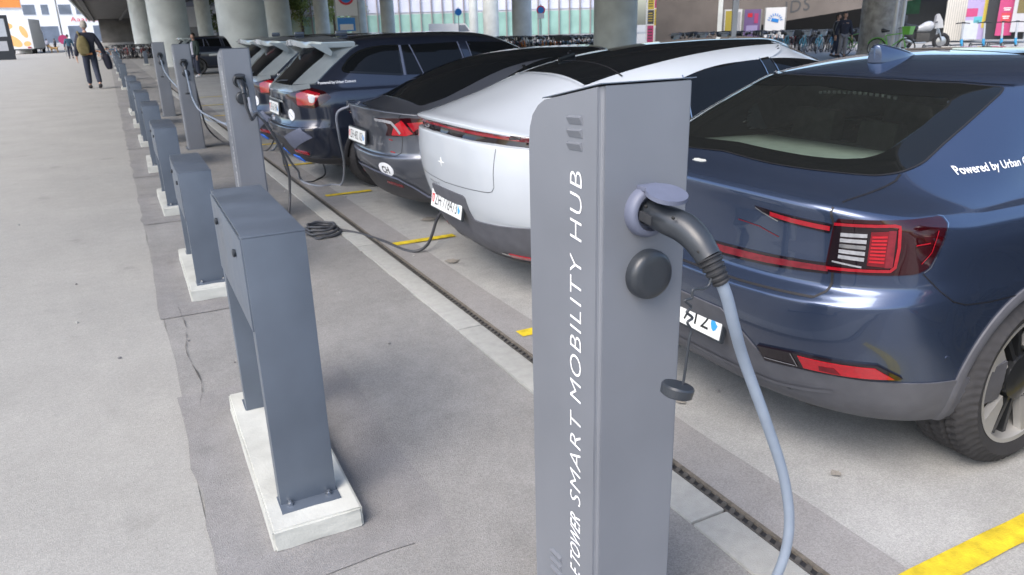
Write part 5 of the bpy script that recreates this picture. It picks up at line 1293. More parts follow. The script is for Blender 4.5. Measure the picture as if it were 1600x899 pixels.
# poster column
p0 = gp(1031, 55); t = thing('poster_column', 'round advertising column pasted with yellow, dark and pink posters', 'poster column', p0)
mb = MB(); mb.lathe([(1.02, 0), (1.02, 3.9), (1.15, 3.95), (1.15, 4.1), (0, 4.4)], M['sign_white'], n=40); mb.build('shaft', t)
a0 = math.atan2(-p0.y, -p0.x)
for da, wa, z0, z1, m in ((-.75, .6, 1.55, 2.5, M['dark_print']), (-.75, .6, 2.55, 3.5, M['yellow_print']), (-.1, .62, 1.45, 2.55, M['yellow_print']), (-.1, .62, 2.62, 3.6, M['pink']), (.55, .55, 1.6, 2.9, M['lilac']), (-.75, .6, .3, 1.45, M['pink']), (-.05, .6, .3, 1.3, M['sky_panel']), (.55, .5, .4, 1.5, M['sign_white'])):
    vs = []; n = 8
    for i in range(n + 1):
        a = a0 + da + wa * (i / n - .5)
        for z in (z0, z1): vs.append((1.03 * math.cos(a), 1.03 * math.sin(a), z))
    mb = MB(); mb.add(vs, [[2 * i, 2 * i + 2, 2 * i + 3, 2 * i + 1] for i in range(n)], m)
    for k in range(4):
        zz = z0 + (z1 - z0) * (.2 + .18 * k); q = []
        for i in range(n + 1):
            a = a0 + da + wa * .7 * (i / n - .5)
            for z in (zz, zz + (z1 - z0) * .06): q.append((1.036 * math.cos(a), 1.036 * math.sin(a), z))
        mb.add(q, [[2 * i, 2 * i + 2, 2 * i + 3, 2 * i + 1] for i in range(n)], M['dark_print'] if m != M['dark_print'] else M['yellow_print'])
    mb.build('poster', t, None)
board('poster_board', 'poster board with grey and ochre print, left of three by the ramp', 1132, 1158, 15, 60, 46, M['sign_white'], 'poster board', 2, .12, [(-.45, .05, 0, .95, M['yellow_print'], 'print'), (.05, .1, .42, .9, M['wall_grey'], 'print')])
board('poster_board', 'violet poster board, middle of three by the ramp', 1163, 1187, 15, 58, 45.5, M['violet'], 'poster board', 2, .12, [(-.3, .72, .0, .86, M['sign_red'], 'print'), (-.35, .12, .35, .42, M['lilac'], 'print'), (.12, .5, .36, .85, M['pink'], 'print')])
t, w_, z0, z1 = board('poster_board', 'white poster board with a blue half ring of strokes, right of three by the ramp', 1196, 1225, 12, 62, 45, M['sign_white'], 'poster board', 2)
mb = MB()
for k in range(9):
    a = math.pi * (k + .5) / 9; mb.box((.36 * math.cos(a), -.016, z0 + (z1 - z0) * .58 + .36 * math.sin(a)), (.05, .012, .14), M['sign_blue'], Matrix.Rotation(a - math.pi / 2, 3, 'Y').inverted())
mb.box((0, -.016, z0 + (z1 - z0) * .6), (.42, .012, .2), M['sign_blue'], Matrix.Rotation(.2, 3, 'Y')); mb.build('print', t)
# tall white banner
p0 = gp(1146, 40); e_ = flatdir(1146); t = thing('banner_flag', 'tall narrow white banner leaning before the ramp', 'banner', p0, math.atan2(e_.y, e_.x))
mb = MB(); mb.prism([(-.06, .02), (.14, .02), (.30, 5.2), (-.10, 5.2)], .03, M['sign_white'], Matrix.Rotation(R(90), 4, 'X')); mb.build('cloth', t)
mb = MB(); mb.tube([(-.09, .02, 0), (-.12, .02, 5.3)], .02, M['pole'], 8); mb.build('pole', t)
# shed, mural and banner at the right
board('shed_wall', 'cream corrugated shed wall beside the motorbike', 1480, 1524, -10, 64, 46, M['corrugated'], 'shed', 0, 2.0, [(-.5 + .07 * k, .0, -.48 + .07 * k, 1, M['kerbstone'], 'rib') for k in range(15)])
board('mural_panel', 'lilac wall panel painted with pink, yellow and blue shapes', 1512, 1550, -10, 62, 44, M['lilac'], 'mural', 0, .3, [(-.5, .5, -.1, .68, M['pink'], 'painted_shape'), (-.5, 0, .0, .42, M['sky_panel'], 'painted_shape'), (.1, .25, .3, .9, M['yellow_print'], 'painted_shape'), (-.2, .36, .1, .5, M['teal'], 'painted_shape')])
board('dark_kiosk', 'black kiosk block behind the scooters', 1546, 1600, -20, 62, 43, M['dark_frame'], 'kiosk', 0, 1.5)
t, w_, z0, z1 = board('pink_banner', 'deep pink upright banner with white lettering on the black kiosk', 1562, 1584, -16, 56, 42.6, M['pink'], 'banner', 0, .05, [(-.3, .28, .3, .50, M['red_cloth'], 'print')])
for k_, (ww, zz) in enumerate(((.36, .60), (.30, .56), (.34, .42), (.28, .38))):
    mb = MB(); mb.box((0, -.014, z0 + (z1 - z0) * zz), (ww, .008, .05), M['sign_white']); mb.build('print_line', t)
board('glass_shelter', 'light grey shelter panel at the right edge behind the scooters', 1588, 1640, -16, 50, 41.6, M['wall_grey'], 'shelter', 0, .3, [(-.4, .45, .4, .9, M['khaki'], 'pane')])
board('dark_opening', 'dark doorway wall behind the motorbike', 1405, 1482, -10, 70, 49, M['dark_print'], 'wall', 0, .4, [(-.42, .58, -.1, .95, M['trees_sign'], 'green_sign')])
for px, lab in ((1398, 'white slim post, left of the pair by the graffiti column'), (1409, 'sticker covered white post, right of the pair by the graffiti column')):
    p0 = gp(px, 31); mb = MB(); mb.tube([p0, p0 + UP * 6.2], .075, M['bike_white'], 14); tag(mb.build('post'), lab, 'post')
# left edge: dark framed display, lorry
t, w_, z0, z1 = board('display_frame', 'dark metal display frame with pale panels at the left edge', -22, 15, 24, 97, 66, M['dark_frame'], 'display', 0, .5, [(-.45, .52, .36, .92, M['sky_panel'], 'panel_upper'), (-.45, .2, .30, .42, M['wall_grey'], 'panel_lower')])
p0 = gp(24, 92); e_ = flatdir(24); t = thing('delivery_lorry', 'white lorry body printed with orange leaf shapes, parked at the far left', 'lorry', p0, math.atan2(e_.y, e_.x) - .25)
mb = MB(); mb.box((0, 3, 2.35), (3.1, 7, 3.5), M['sign_white'], bev=.06); mb.build('box_body', t)
mb = MB(); mb.box((0, 7.6, 1.6), (2.6, 2.2, 2.3), M['wall_white'], bev=.15); mb.build('cab', t)
mb = MB(); mb.box((0, 3, .55), (2.5, 6.8, .18), M['dark_frame']); mb.build('chassis', t)
for s_ in (-1, 1):
    for y_ in (.9, 2.0, 7.4):
        mb = MB(); mb.lathe([(0, .13), (.42, .13), (.48, .05), (.48, -.13), (0, -.13)], M['tyre'], Matrix.Translation((s_ * 1.2, y_, .48)) @ Matrix.Rotation(R(90), 4, 'Y'), 24); mb.build('wheel', t)
    mb = MB(); mb.box((s_ * 1.1, -.52, .75), (.4, .05, .16), M['red']); mb.build('tail_lamp', t)
for (x, z, r1, r2, a) in ((-.7, 3.3, .5, .35, 0), (.8, 2.6, .34, .75, .35), (-.55, 1.6, 1.1, .55, -.6), (.95, 1.2, .4, .3, .2)):
    mb = MB(); q = []
    for i in range(28):
        th = 2 * math.pi * i / 28; u, v = r1 * math.cos(th), r2 * math.sin(th); q.append((x + u * math.cos(a) - v * math.sin(a), z + u * math.sin(a) + v * math.cos(a)))
    mb.prism([(max(-1.5, min(1.5, u)), max(.7, v)) for u, v in q], .012, M['pale_orange'], Matrix.Translation((0, -.502, 0)) @ Matrix.Rotation(R(90), 4, 'X')); mb.build('leaf_print', t)
# lamp pole
p0 = gp(92, 100, 30); mb = MB(); mb.tube([p0, p0 + UP * 11], [.11, .07], M['pole'], 10); tag(mb.build('lamp_pole'), 'tall grey pole before the white far building', 'pole')

# ------------------------------------------------------------------ two wheelers
def ring(mb, c, r, tr, m, n=28, k=6):
    vs = []
    for i in range(n):
        a = 2 * math.pi * i / n
        for j in range(k):
            b = 2 * math.pi * j / k; q = r + tr * math.cos(b); vs.append((c[0] + q * math.cos(a), c[1] + tr * math.sin(b), c[2] + q * math.sin(a)))
    mb.add(vs, [[i * k + j, ((i + 1) % n) * k + j, ((i + 1) % n) * k + (j + 1) % k, i * k + (j + 1) % k] for i in range(n) for j in range(k)], m)
def bike_parts(fm, basket=None):
    P = {}
    for nm, x in (('rear_wheel', -.52), ('front_wheel', .54)):
        mb = MB(); ring(mb, (x, 0, .34), .325, .02, M['tyre'], 30, 6); ring(mb, (x, 0, .34), .30, .010, M['alu'], 24, 4)
        for i in range(9):
            a = 2 * math.pi * i / 9; mb.tube([(x, 0, .34), (x + .3 * math.cos(a), 0, .34 + .3 * math.sin(a))], .003, M['alu'], 3, False)
        mb.tube([(x, -.05, .34), (x, .05, .34)], .025, M['alu'], 8); P[nm] = mb.mesh(nm)
    mb = MB()
    bb = (-.1, 0, .30); st = (-.22, 0, .78); hd = (.38, 0, .86); hl = (.42, 0, .70)
    for a, b, r in ((bb, st, .019), (st, hd, .018), (bb, hl, .021), (hd, hl, .022), ((-.52, .05, .34), bb, .012), ((-.52, -.05, .34), bb, .012), ((-.52, .05, .34), st, .010), ((-.52, -.05, .34), st, .010), (hl, (.54, .05, .34), .014), (hl, (.54, -.05, .34), .014)):
        mb.tube([a, b], r, fm, 7)
    P['frame'] = mb.mesh('frame')
    mb = MB(); mb.tube(cr([(.30, -.30, 1.02), (.37, -.24, 1.05), (.37, 0, 1.03), (.37, .24, 1.05), (.30, .30, 1.02)], 4), .014, M['bike_black'], 7); mb.tube([(.38, 0, .86), (.37, 0, 1.03)], .015, M['alu'], 7); P['handlebar'] = mb.mesh('handlebar')
    mb = MB(); mb.tube([st, (-.25, 0, .92)], .013, M['alu'], 7); mb.tube(cr([(-.40, 0, .94), (-.33, 0, .955), (-.22, 0, .945), (-.10, 0, .94)], 3), [.06, .085, .085, .08, .075, .06, .045, .035, .028, .02], M['bike_black'], 8); P['saddle'] = mb.mesh('saddle')
    mb = MB(); ring(mb, (-.1, -.06, .30), .09, .008, M['alu'], 18, 4); mb.tube([(-.1, -.08, .30), (-.02, -.1, .17)], .01, M['alu'], 6); mb.tube([(-.1, .08, .30), (-.18, .1, .43)], .01, M['alu'], 6); mb.box((-.02, -.14, .17), (.09, .09, .02), M['bike_black']); mb.box((-.18, .14, .43), (.09, .09, .02), M['bike_black']); P['crank'] = mb.mesh('crank')
    if basket:
        mb = MB(); bm = bmesh.new(); bmesh.ops.create_cube(bm, size=1)
        for v in bm.verts: v.co = Vector((v.co.x * (.30 if v.co.z > 0 else .22), v.co.y * (.42 if v.co.z > 0 else .32), v.co.z * .28))
        mb.bm(bm, basket, Matrix.Translation((.55, 0, .95))); P['basket'] = mb.mesh('basket')
    mb = MB(); ring(mb, (-.52, 0, .34), .365, .02, fm, 30, 4); me = mb.mesh('mudguard'); bm = bmesh.new(); bm.from_mesh(me); bmesh.ops.delete(bm, geom=[v for v in bm.verts if v.co.z < .42], context='VERTS'); bm.to_mesh(me); bm.free(); P['mudguard'] = me
    for me in P.values(): me.polygons.foreach_set('use_smooth', [True] * len(me.polygons)); me.set_sharp_from_angle(angle=R(45))
    return P
BK = {'black': bike_parts(M['bike_black']), 'blue': bike_parts(M['bike_blue']), 'red': bike_parts(M['bike_red']), 'white': bike_parts(M['bike_white']), 'orange': bike_parts(M['bike_orange']), 'green': bike_parts(M['green'], M['green']),
      'teal': bike_parts(M['teal'], M['sky_panel']), 'black basket': bike_parts(M['bike_black'], M['dark_print'])}
def bike(kind, p, rz, label, group, lean=0.):
    t = thing('bicycle', label, 'bicycle', p, rz, group); t.rotation_euler = (lean, 0, rz)
    for k, me in BK[kind].items():
        o = bpy.data.objects.new(k, me); col.objects.link(o); o.parent = t
    return t
rb = random.Random(3)
kinds = ['black'] * 6 + ['black basket', 'black basket', 'white', 'red', 'blue', 'orange']
def rack(pxs, d0, d1, group, where, rows=2):
    n = len(pxs)
    for r_ in range(rows):
        for i, px in enumerate(pxs):
            d_ = d0 + (d1 - d0) * i / max(1, n - 1) + r_ * 1.7; k = rb.choice(kinds); pxx = px + rb.uniform(-1, 1); e_ = flatdir(pxx)
            bike(k, gp(pxx, d_ + rb.uniform(-.2, .2), 60), math.atan2(e_.y, e_.x) + R(90) + rb.uniform(-.45, .45) + (math.pi if rb.random() < .5 else 0),
                 '%s bicycle standing in the dense rack %s' % (k if k != 'black basket' else 'black basket carrying', where), group, rb.uniform(-.12, .12))
rack([176 + 4.4 * i for i in range(16)], 60, 60, 'bicycles in the rack at the far left', 'under the far left of the bridge', 3)
rack([778 + 5.6 * i for i in range(28)], 45, 41, 'bicycles in the rack before the glass building', 'before the glass building', 3)
rack([1062 + 8.5 * i for i in range(32)], 42, 38, 'bicycles in the shade of the ramp', 'in the shade of the concrete ramp', 2)
bike('blue', gp(172, 55, 70), math.atan2(flatdir(172).y, flatdir(172).x) + .5, 'bright blue bicycle standing in front of the far left rack', None)
bike('orange', gp(160, 57, 70), math.atan2(flatdir(160).y, flatdir(160).x) - .6, 'orange bicycle at the left end of the far left rack', None)
for i, px in enumerate((1052, 1093, 1126, 1228, 1255, 1280)):
    bike('teal', gp(px, 37, 70), math.atan2(flatdir(px).y, flatdir(px).x) + R(80), 'teal hire bicycle with pale basket in the loose row before the ramp', 'teal hire bicycles before the ramp')
for px, lab, rz_ in ((1392, 'bright green hire bicycle with a front crate, leaning at the graffiti column', -.35), (1336, 'bright green hire bicycle behind the two standing men', .9)):
    t = bike('green', gp(px, 31.2 if px > 1390 else 34, 70), math.atan2(flatdir(px).y, flatdir(px).x) + rz_, lab, None)
    t.scale = (1.12, 1.2, 1.12)
# motorbike
p0 = gp(1440, 37, 60); e_ = flatdir(1440); t = thing('motorcycle', 'white and black motorcycle with a top case parked right of the graffiti column', 'motorcycle', p0, math.atan2(e_.y, e_.x) + .35); t.scale = (1.22,) * 3
for nm, x in (('rear_wheel', -.66), ('front_wheel', .74)):
    mb = MB(); ring(mb, (x, 0, .33), .26, .075, M['tyre'], 32, 10); mb.lathe([(0, .05), (.07, .05), (.20, .02), (.20, -.02), (.07, -.05), (0, -.05)], M['alu'], Matrix.Translation((x, 0, .33)) @ Matrix.Rotation(R(90), 4, 'X'), 20); mb.build(nm, t)
mb = MB(); mb.box((.0, 0, .48), (.5, .34, .36), M['iron'], bev=.05); mb.tube([(-.66, .09, .33), (-.1, .1, .42)], .04, M['dark_frame'], 8); mb.tube([(-.66, -.09, .33), (-.1, -.1, .42)], .04, M['dark_frame'], 8); mb.build('engine', t)
mb = MB(); mb.tube(cr([(.38, 0, .95), (.2, 0, .92), (-.05, 0, .84), (-.25, 0, .80)], 4), [.10, .14, .17, .19, .2, .2, .19, .17, .15, .13, .12, .1, .08], M['bike_white'], 12); mb.build('tank', t)
mb = MB(); mb.tube(cr([(-.2, 0, .84), (-.45, 0, .86), (-.75, 0, .96), (-.92, 0, 1.0)], 4), [.1, .13, .14, .14, .14, .14, .13, .12, .11, .1, .08, .06, .04], M['black_rubber'], 10); mb.build('seat', t)
mb = MB(); mb.box((-.85, 0, 1.2), (.34, .40, .30), M['dark_frame'], bev=.05); mb.build('top_case', t)
mb = MB(); mb.prism([(.40, .82), (.72, .85), (.66, 1.12), (.50, 1.38), (.42, 1.30)], .26, M['bike_white'], Matrix.Translation((0, .13, 0)) @ Matrix.Rotation(R(90), 4, 'X')); mb.build('fairing', t)
for s_ in (-.09, .09):
    mb = MB(); mb.tube([(.74, s_, .33), (.48, s_, 1.0)], .03, M['alu'], 8); mb.build('fork', t)
mb = MB(); mb.tube(cr([(.30, -.40, 1.06), (.42, -.25, 1.08), (.45, 0, 1.03), (.42, .25, 1.08), (.30, .40, 1.06)], 4), .018, M['black_rubber'], 8); mb.build('handlebar', t)
mb = MB(); mb.tube(cr([(.1, -.2, .3), (-.3, -.22, .3), (-.8, -.24, .48)], 4), [.03] * 5 + [.06] * 4, M['alu'], 10); mb.build('exhaust', t)
# electric scooters
def scooter_parts():
    P = {}
    mb = MB(); mb.tube([(.0, 0, .12), (-.14, 0, 1.16)], [.055, .045], M['sky_panel'], 12); P['stem'] = mb.mesh('stem')
    mb = MB(); mb.tube([(.01, 0, .10), (-.04, 0, .42)], [.068, .062], M['sign_blue2'], 12); P['stem_foot'] = mb.mesh('stem_foot')
    mb = MB(); mb.tube(cr([(-.16, -.36, 1.16), (-.13, -.2, 1.18), (-.13, 0, 1.18), (-.13, .2, 1.18), (-.16, .36, 1.16)], 4), .024, M['black_rubber'], 8); mb.box((-.12, 0, 1.2), (.1, .14, .07), M['dark_frame'], bev=.02); P['handlebar'] = mb.mesh('handlebar')
    mb = MB(); mb.box((-.52, 0, .15), (.84, .17, .06), M['dark_frame'], bev=.02); P['deck'] = mb.mesh('deck')
    for nm, x in (('front_wheel', .08), ('rear_wheel', -1.0)):
        mb = MB(); ring(mb, (x, 0, .12), .095, .028, M['tyre'], 24, 8); mb.lathe([(0, .03), (.08, .03), (.08, -.03), (0, -.03)], M['alu'], Matrix.Translation((x, 0, .12)) @ Matrix.Rotation(R(90), 4, 'X'), 16); P[nm] = mb.mesh(nm)
    for me in P.values(): me.polygons.foreach_set('use_smooth', [True] * len(me.polygons)); me.set_sharp_from_angle(angle=R(45))
    return P
SC = scooter_parts()
for i, (px, lab) in enumerate(((1463, 'leftmost, next to the motorcycle'), (1502, 'second from the motorcycle'), (1536, 'before the painted mural panel'), (1564, 'before the pink banner'), (1586, 'right of the pink banner, nearest the frame edge'))):
    e_ = flatdir(px); t = thing('electric_scooter', 'grey electric scooter with blue foot, ' + lab, 'scooter', gp(px, 38.5, 70), math.atan2(e_.y, e_.x) + R(60), 'electric scooters parked in a row'); t.scale = (1.02,) * 3
    for k, me in SC.items():
        o = bpy.data.objects.new(k, me); col.objects.link(o); o.parent = t

# ------------------------------------------------------------------ people
def skin_mesh(name, verts, edges, rad, m, root=0, sub=2):
    me = bpy.data.meshes.new(name); me.from_pydata(verts, edges, []); o = bpy.data.objects.new(name, me); col.objects.link(o)
    s_ = o.modifiers.new('s', 'SKIN'); o.modifiers.new('u', 'SUBSURF').levels = sub
    sv = me.skin_vertices[0].data
    for i, r_ in enumerate(rad): sv[i].radius = r_ if isinstance(r_, tuple) else (r_, r_)
    sv[root].use_root = True
    bpy.context.view_layer.update()
    nm = bpy.data.meshes.new_from_object(o.evaluated_get(bpy.context.evaluated_depsgraph_get())); nm.name = name
    bpy.data.objects.remove(o); nm.materials.clear(); nm.materials.append(m)
    nm.polygons.foreach_set('material_index', [0] * len(nm.polygons)); return nm
def person(label, p, rz, h=1.78, top='suit', legs='jeans', hair='hair_grey', shoe='shoe_dark', stride=.0, arms=(.10, .10), shirt=None, arm_fwd=(.0, .0), group=None):
    """+y is the way the person faces"""
    t = thing('person', label, 'person', p, rz, group); k = h / 1.78; t.scale = (k,) * 3
    s = stride
    hipz = .92 - .02 * (s > 0)
    J = {'pel': (0, 0, hipz + .04), 'chest': (0, .0, 1.30), 'neck': (0, .0, 1.47), 'head0': (0, .02, 1.55)}
    legsj = {}
    for sd_, sx in ((1, -1), (2, 1)):
        f = s if sd_ == 1 else -s
        legsj[sd_] = [(sx * .09, 0, hipz - .02), (sx * .095, f * .45 + .03, .50), (sx * .095, f * .95 - (.10 if f < 0 else 0), .09 + (.04 if f < 0 else 0)), (sx * .10, f * .95 + .15 - (.10 if f < 0 else 0), .035)]
    armsj = {}
    for sd_, sx in ((1, -1), (2, 1)):
        a = arms[sd_ - 1]; fw = arm_fwd[sd_ - 1]
        armsj[sd_] = [(sx * .185, 0, 1.40), (sx * (.22 + a * .5), -.02 + fw * .3, 1.13), (sx * (.22 + a), .04 + fw, .90), (sx * (.22 + a), .06 + fw * 1.1, .80)]
    # body: one continuous skinned surface with fingers
    V = [J['pel'], J['chest'], J['neck'], J['head0']]; E_ = [(0, 1), (1, 2), (2, 3)]; Rr = [(.13, .10), (.15, .105), .055, .055]
    for sd_ in (1, 2):
        b = len(V); V += legsj[sd_]; E_ += [(0, b), (b, b + 1), (b + 1, b + 2), (b + 2, b + 3)]; Rr += [.078, .052, .036, .033]
        b = len(V); V += armsj[sd_]; E_ += [(1, b), (b, b + 1), (b + 1, b + 2), (b + 2, b + 3)]; Rr += [.055, .042, .028, (.035, .018)]
        w_ = Vector(armsj[sd_][3]); sx = -1 if sd_ == 1 else 1
        for fi in range(5):
            b2 = len(V); off = (fi - 1.5) * .019
            if fi < 4: V += [tuple(w_ + Vector((0, off, -.05))), tuple(w_ + Vector((-sx * .012, off, -.10 - .01 * (fi in (1, 2)))))]
            else: V += [tuple(w_ + Vector((0, .045, -.01))), tuple(w_ + Vector((-sx * .01, .06, -.055)))]
            E_ += [(b + 3, b2), (b2, b2 + 1)]; Rr += [.009, .008]
    link('body', skin_mesh('body', V, E_, Rr, M['skin']), t, 0)
    for pl in (children(t)): pl.data.polygons.foreach_set('use_smooth', [True] * len(pl.data.polygons))
    # head
    bm = bmesh.new(); bmesh.ops.create_uvsphere(bm, u_segments=20, v_segments=14, radius=1)
    for v in bm.verts:
        x, y, z = v.co; q = 1 - .22 * max(0, -z)
        v.co = Vector((x * .076 * q, y * .098 * q + (.012 if z < 0 else 0), z * .118 + 1.655))
        if abs(x) < .2 and y > .9 and -.35 < z < .05: v.co.y += .022
    for sx in (-1, 1):
        r_ = bmesh.ops.create_uvsphere(bm, u_segments=8, v_segments=6, radius=1)
        for v in r_['verts']: v.co = Vector((sx * .078 + v.co.x * .012, v.co.y * .018, 1.645 + v.co.z * .032))
    mb = MB(); mb.bm(bm, M['skin']); hd = mb.build('head', t, 60)
    mb = MB()
    for sx in (-1, 1): mb.box((sx * .03, .098, 1.668), (.022, .01, .01), M['hair_dark'], bev=.003)
    mb.box((0, .103, 1.595), (.04, .008, .008), M['red_cloth'], bev=.002); mb.build('face', hd)
    bm = bmesh.new(); bmesh.ops.create_uvsphere(bm, u_segments=24, v_segments=16, radius=1)
    for v in bm.verts:
        j = 1 + .05 * math.sin(v.co.x * 19 + v.co.z * 13) * math.sin(v.co.y * 17)
        v.co = Vector((v.co.x * .086 * j, v.co.y * .106 * j - .010, v.co.z * .122 * j + 1.672))
    bmesh.ops.delete(bm, geom=[v for v in bm.verts if v.co.z < 1.60 or (v.co.y > .045 and v.co.z < 1.715)], context='VERTS')
    mb = MB(); mb.bm(bm, M[hair]); mb.build('hair', t, 60)
    # jacket: torso and sleeves in one piece
    V = [(0, 0, hipz - .12), (0, 0, 1.08), (0, 0, 1.32), (0, .0, 1.485)]; E_ = [(0, 1), (1, 2), (2, 3)]; Rr = [(.20, .15), (.185, .14), (.20, .14), (.085, .08)]
    for sd_ in (1, 2):
        b = len(V); a_ = armsj[sd_]; V += [a_[0], a_[1], tuple(Vector(a_[2]).lerp(Vector(a_[3]), .3))]; E_ += [(2, b), (b, b + 1), (b + 1, b + 2)]; Rr += [.085, .072, .058]
    link('jacket', skin_mesh('jacket', V, E_, Rr, M[top], 1), t, 0)
    V = [(0, 0, hipz + .05)]; E_ = []; Rr = [(.155, .115)]
    for sd_ in (1, 2):
        b = len(V); l_ = legsj[sd_]; V += [l_[0], l_[1], tuple(Vector(l_[1]).lerp(Vector(l_[2]), .93))]; E_ += [(0, b), (b, b + 1), (b + 1, b + 2)]; Rr += [.105, .082, .068]
    link('trousers', skin_mesh('trousers', V, E_, Rr, M[legs]), t, 0)
    for sd_ in (1, 2):
        a_ = Vector(legsj[sd_][2]); b_ = Vector(legsj[sd_][3])
        mb = MB(); mb.tube(cr([a_ + Vector((0, -.06, -.045)), a_ + Vector((0, 0, -.03)), a_.lerp(b_, .6) + Vector((0, 0, -.008)), b_ + Vector((0, .05, 0))], 4), [.03, .045, .05, .052, .052, .05, .048, .047, .045, .042, .038, .03, .012], M[shoe], 12)
        mb.build('shoe', t, 60)
    if shirt:
        mb = MB(); mb.tube(cr([(0, .075, 1.43), (0, .112, 1.3), (0, .118, 1.1), (0, .12, .92)], 4), [.03, .045, .055, .06, .06, .058, .056, .054, .054, .054, .054, .052, .05], M[shirt], 10); mb.build('shirt', t, 60)
    for o in children(t):
        if o.name.split('.')[0] in ('jacket', 'trousers'): o.data.polygons.foreach_set('use_smooth', [True] * len(o.data.polygons))
    return t
pm = ground(150, 139)
man = person('man in a dark suit walking away with a khaki rucksack on one shoulder', pm, R(8), 2.18, 'suit', 'jeans', 'hair_grey', 'shoe_dark', .20, (.08, .17), None, (.06, -.04))
k_ = 2.18 / 1.78
bp = thing('rucksack', 'khaki canvas rucksack on the back of the walking man', 'rucksack', pm + Vector((-.13, -.0, 0)) * k_, R(8)); bp.scale = (k_,) * 3
bm = bmesh.new(); bmesh.ops.create_uvsphere(bm, u_segments=24, v_segments=18, radius=1)
for v in bm.verts:
    s_ = lambda a, e_: math.copysign(abs(a) ** e_, a)
    z = v.co.z; v.co = Vector((s_(v.co.x, .7) * (.155 - .04 * max(0, z)), s_(v.co.y, .7) * .10 - .19, z * .26 + 1.14))
mb = MB(); mb.bm(bm, M['khaki']); mb.build('bag', bp, 60)
mb = MB(); mb.box((0, -.315, 1.02), (.2, .05, .18), M['khaki'], bev=.02); mb.build('pocket', bp)
mb = MB(); mb.tube(cr([(-.03, -.13, 1.38), (-.05, -.14, 1.46), (-.05, -.02, 1.50), (-.06, .13, 1.40), (-.09, .16, 1.2)], 4), .022, M['khaki'], 8); mb.build('strap', bp)
mb = MB(); mb.box((.1, -.3, .93), (.16, .06, .05), M['leather'], bev=.015); mb.build('leather_base', bp)
ct = thing('carried_coat', 'dark coat hanging from the right hand of the walking man', 'coat', pm + Vector((.40, .0, 0)) * k_, R(8)); ct.scale = (k_,) * 3
mb = MB(); mb.tube(cr([(0, .02, .92), (.0, .02, .82), (.03, .03, .65), (.05, .03, .5)], 4), [.05, .07, .085, .09, .095, .10, .10, .10, .10, .095, .09, .08, .05], M['suit'], 12); mb.build('cloth', ct, 60)
person('young man in a dark green jacket, pale shirt and white shoes beside the black car', ground(311, 121), R(120), 1.72, 'green_jacket', 'jeans', 'hair_dark', 'shoe_white', .03, (.05, .02), 'shirt', (.08, .04))
person('person in teal with a red scarf walking just left of the suited man', ground(112, 92), R(10), 2.0, 'teal_cloth', 'jeans', 'hair_dark', 'shoe_dark', .12)
person('man in a navy jacket and grey trousers standing left of the graffiti column', gp(1320, 31.5), R(150), 1.85, 'suit', 'grey_cloth', 'hair_dark', 'shoe_dark', .02)
person('man in black half hidden behind the navy jacketed man at the ramp', gp(1309, 32.3), R(200), 1.80, 'bike_black', 'jeans', 'hair_dark', 'shoe_dark', .02)
for i, (px, py, topc, lab) in enumerate(((53, 84, 'red_cloth', 'distant pedestrian in red beside the lorry'), (47, 83, 'shirt', 'distant pedestrian in pale clothes left of the red one'), (66, 82, 'teal_cloth', 'distant pedestrian in teal left of the tan dog'), (76, 80, 'shirt', 'distant pedestrian in white just behind the tan dog'), (88, 79, 'grey_cloth', 'distant pedestrian in grey right of the tan dog'))):
    person(lab, ground(px, py), R(random.uniform(-40, 200)), 1.75, topc, 'jeans', 'hair_dark', 'shoe_dark', .1, group='distant pedestrians on the bright pavement')
# dog: trunk, neck, head, jointed legs, tail in one skinned surface
pd = ground(86, 83)
V = [(-.28, 0, .52), (0, 0, .50), (.28, 0, .53), (.42, 0, .68), (.50, 0, .78), (.66, 0, .74), (-.45, 0, .62), (-.60, 0, .72)]; E_ = [(0, 1), (1, 2), (2, 3), (3, 4), (4, 5), (0, 6), (6, 7)]; Rr = [.12, .12, .155, .09, .085, .04, .03, .02]
for y in (-.09, .09):
    b = len(V); V += [(.30, y, .38), (.28, y * 1.1, .20), (.29, y * 1.1, .03), (.35, y * 1.1, .02)]; E_ += [(2, b), (b, b + 1), (b + 1, b + 2), (b + 2, b + 3)]; Rr += [.055, .032, .024, .026]
    b = len(V); V += [(-.26, y, .38), (-.36, y * 1.1, .22), (-.32, y * 1.1, .03), (-.26, y * 1.1, .02)]; E_ += [(0, b), (b, b + 1), (b + 1, b + 2), (b + 2, b + 3)]; Rr += [.075, .03, .024, .026]
for y in (-.05, .05): b = len(V); V += [(.47, y, .86), (.45, y * 1.3, .92)]; E_ += [(4, b), (b, b + 1)]; Rr += [.03, .012]
t = thing('dog', 'tan dog standing on the bright pavement at the far left', 'dog', pd, R(160)); t.scale = (1.15,) * 3
o = link('body', skin_mesh('body', V, E_, Rr, M['dog'], 1, 1), t, 0)

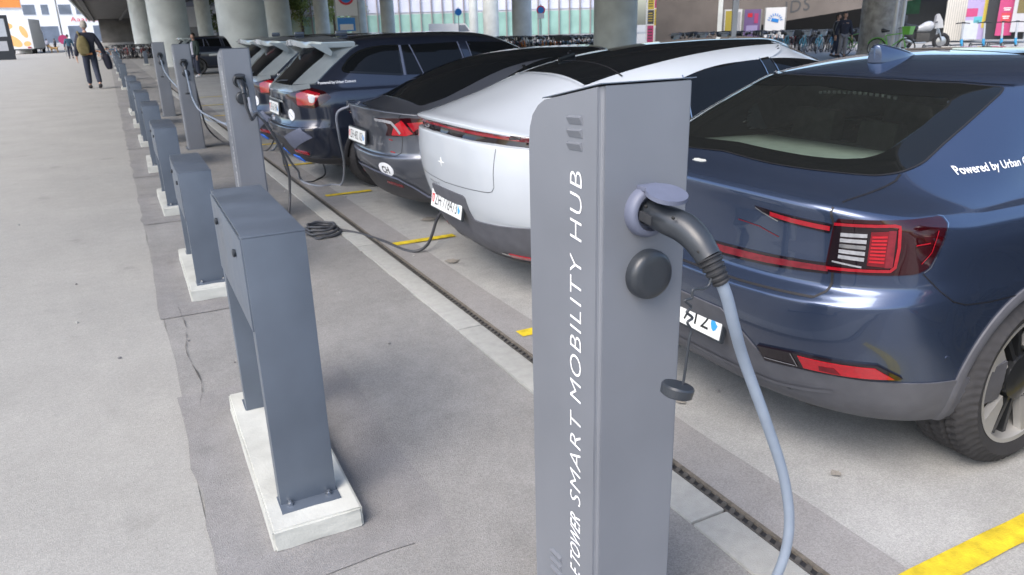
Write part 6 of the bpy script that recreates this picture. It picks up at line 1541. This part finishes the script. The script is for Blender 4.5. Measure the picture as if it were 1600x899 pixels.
# ------------------------------------------------------------------ trees beyond the columns
def tree(label, px, depth, h, seed):
    rt = random.Random(seed); p0 = gp(px, depth); t = thing('street_tree', label, 'tree', p0)
    mb = MB(); mb.tube(cr([(0, 0, 0), (.1, 0, h * .25), (0, .1, h * .5), (.1, .1, h * .8)], 3), [.22, .2, .18, .17, .15, .14, .12, .1, .07, .04], M['bark'], 8)
    for k in range(7):
        a = k * 2.4; z = h * rt.uniform(.3, .65); mb.tube([(0, 0, z), (math.cos(a) * h * .18, math.sin(a) * h * .18, z + h * .16), (math.cos(a) * h * .26, math.sin(a) * h * .26, z + h * .2)], [.07, .04, .02], M['bark'], 5)
    mb.build('trunk', t)
    cl = [(Vector((rt.gauss(0, h * .16), rt.gauss(0, h * .16), h * rt.uniform(.34, .95))), h * rt.uniform(.07, .14)) for _ in range(26)]
    vs = []; fs = []
    for c_, r_ in cl:
        for _ in range(130):
            d_ = Vector((rt.gauss(0, 1), rt.gauss(0, 1), rt.gauss(0, .8))).normalized() * r_ * rt.uniform(.4, 1.05); q = c_ + d_
            a = Vector((rt.gauss(0, 1), rt.gauss(0, 1), rt.gauss(0, 1))).normalized() * .16; b_ = a.orthogonal().normalized() * .1
            i = len(vs); vs += [q - a, q + b_, q + a, q - b_]; fs.append([i, i + 1, i + 2, i + 3])
    mb = MB(); mb.v = [tuple(v) for v in vs]; mb.f = fs; mb.mats = [M['leaf']]; mb.m = [0] * len(fs)
    me = bpy.data.meshes.new('crown'); me.from_pydata(mb.v, [], mb.f); me.materials.append(M['leaf']); link('crown', me, t, 0)
tree('bright spring green tree between columns left of the no parking board', 472, 115, 9, 1)
tree('bright spring green tree behind the no parking board', 522, 110, 10, 2)
tree('small green tree in the gap beside the slim bright column', 345, 130, 8, 3)
tree('green tree beyond the motorcycle at the right', 1100, 110, 9, 4)
# light van parked before the glass building
p0 = gp(708, 80, 40); e_ = flatdir(708); t = thing('parked_van', 'white van parked before the glass building', 'van', p0, math.atan2(e_.y, e_.x))
mb = MB(); mb.prism([(-2.6, .35), (2.2, .35), (2.6, .6), (2.6, 1.05), (1.9, 1.3), (1.3, 2.1), (-2.6, 2.15)], 1.9, M['sign_white'], Matrix.Translation((0, 1.9, 0)) @ Matrix.Rotation(R(90), 4, 'X')); mb.build('body', t)
for x in (-1.6, 1.6):
    mb = MB(); mb.lathe([(0, .1), (.30, .1), (.34, 0), (0, 0)], M['tyre'], Matrix.Translation((x, 0, .34)) @ Matrix.Rotation(R(90), 4, 'X'), 20); mb.build('wheel', t)
mb = MB(); mb.prism([(.6, 1.3), (1.75, 1.3), (1.25, 1.95), (.6, 1.95)], .02, M['win'], Matrix.Rotation(R(90), 4, 'X')); mb.build('side_window', t)
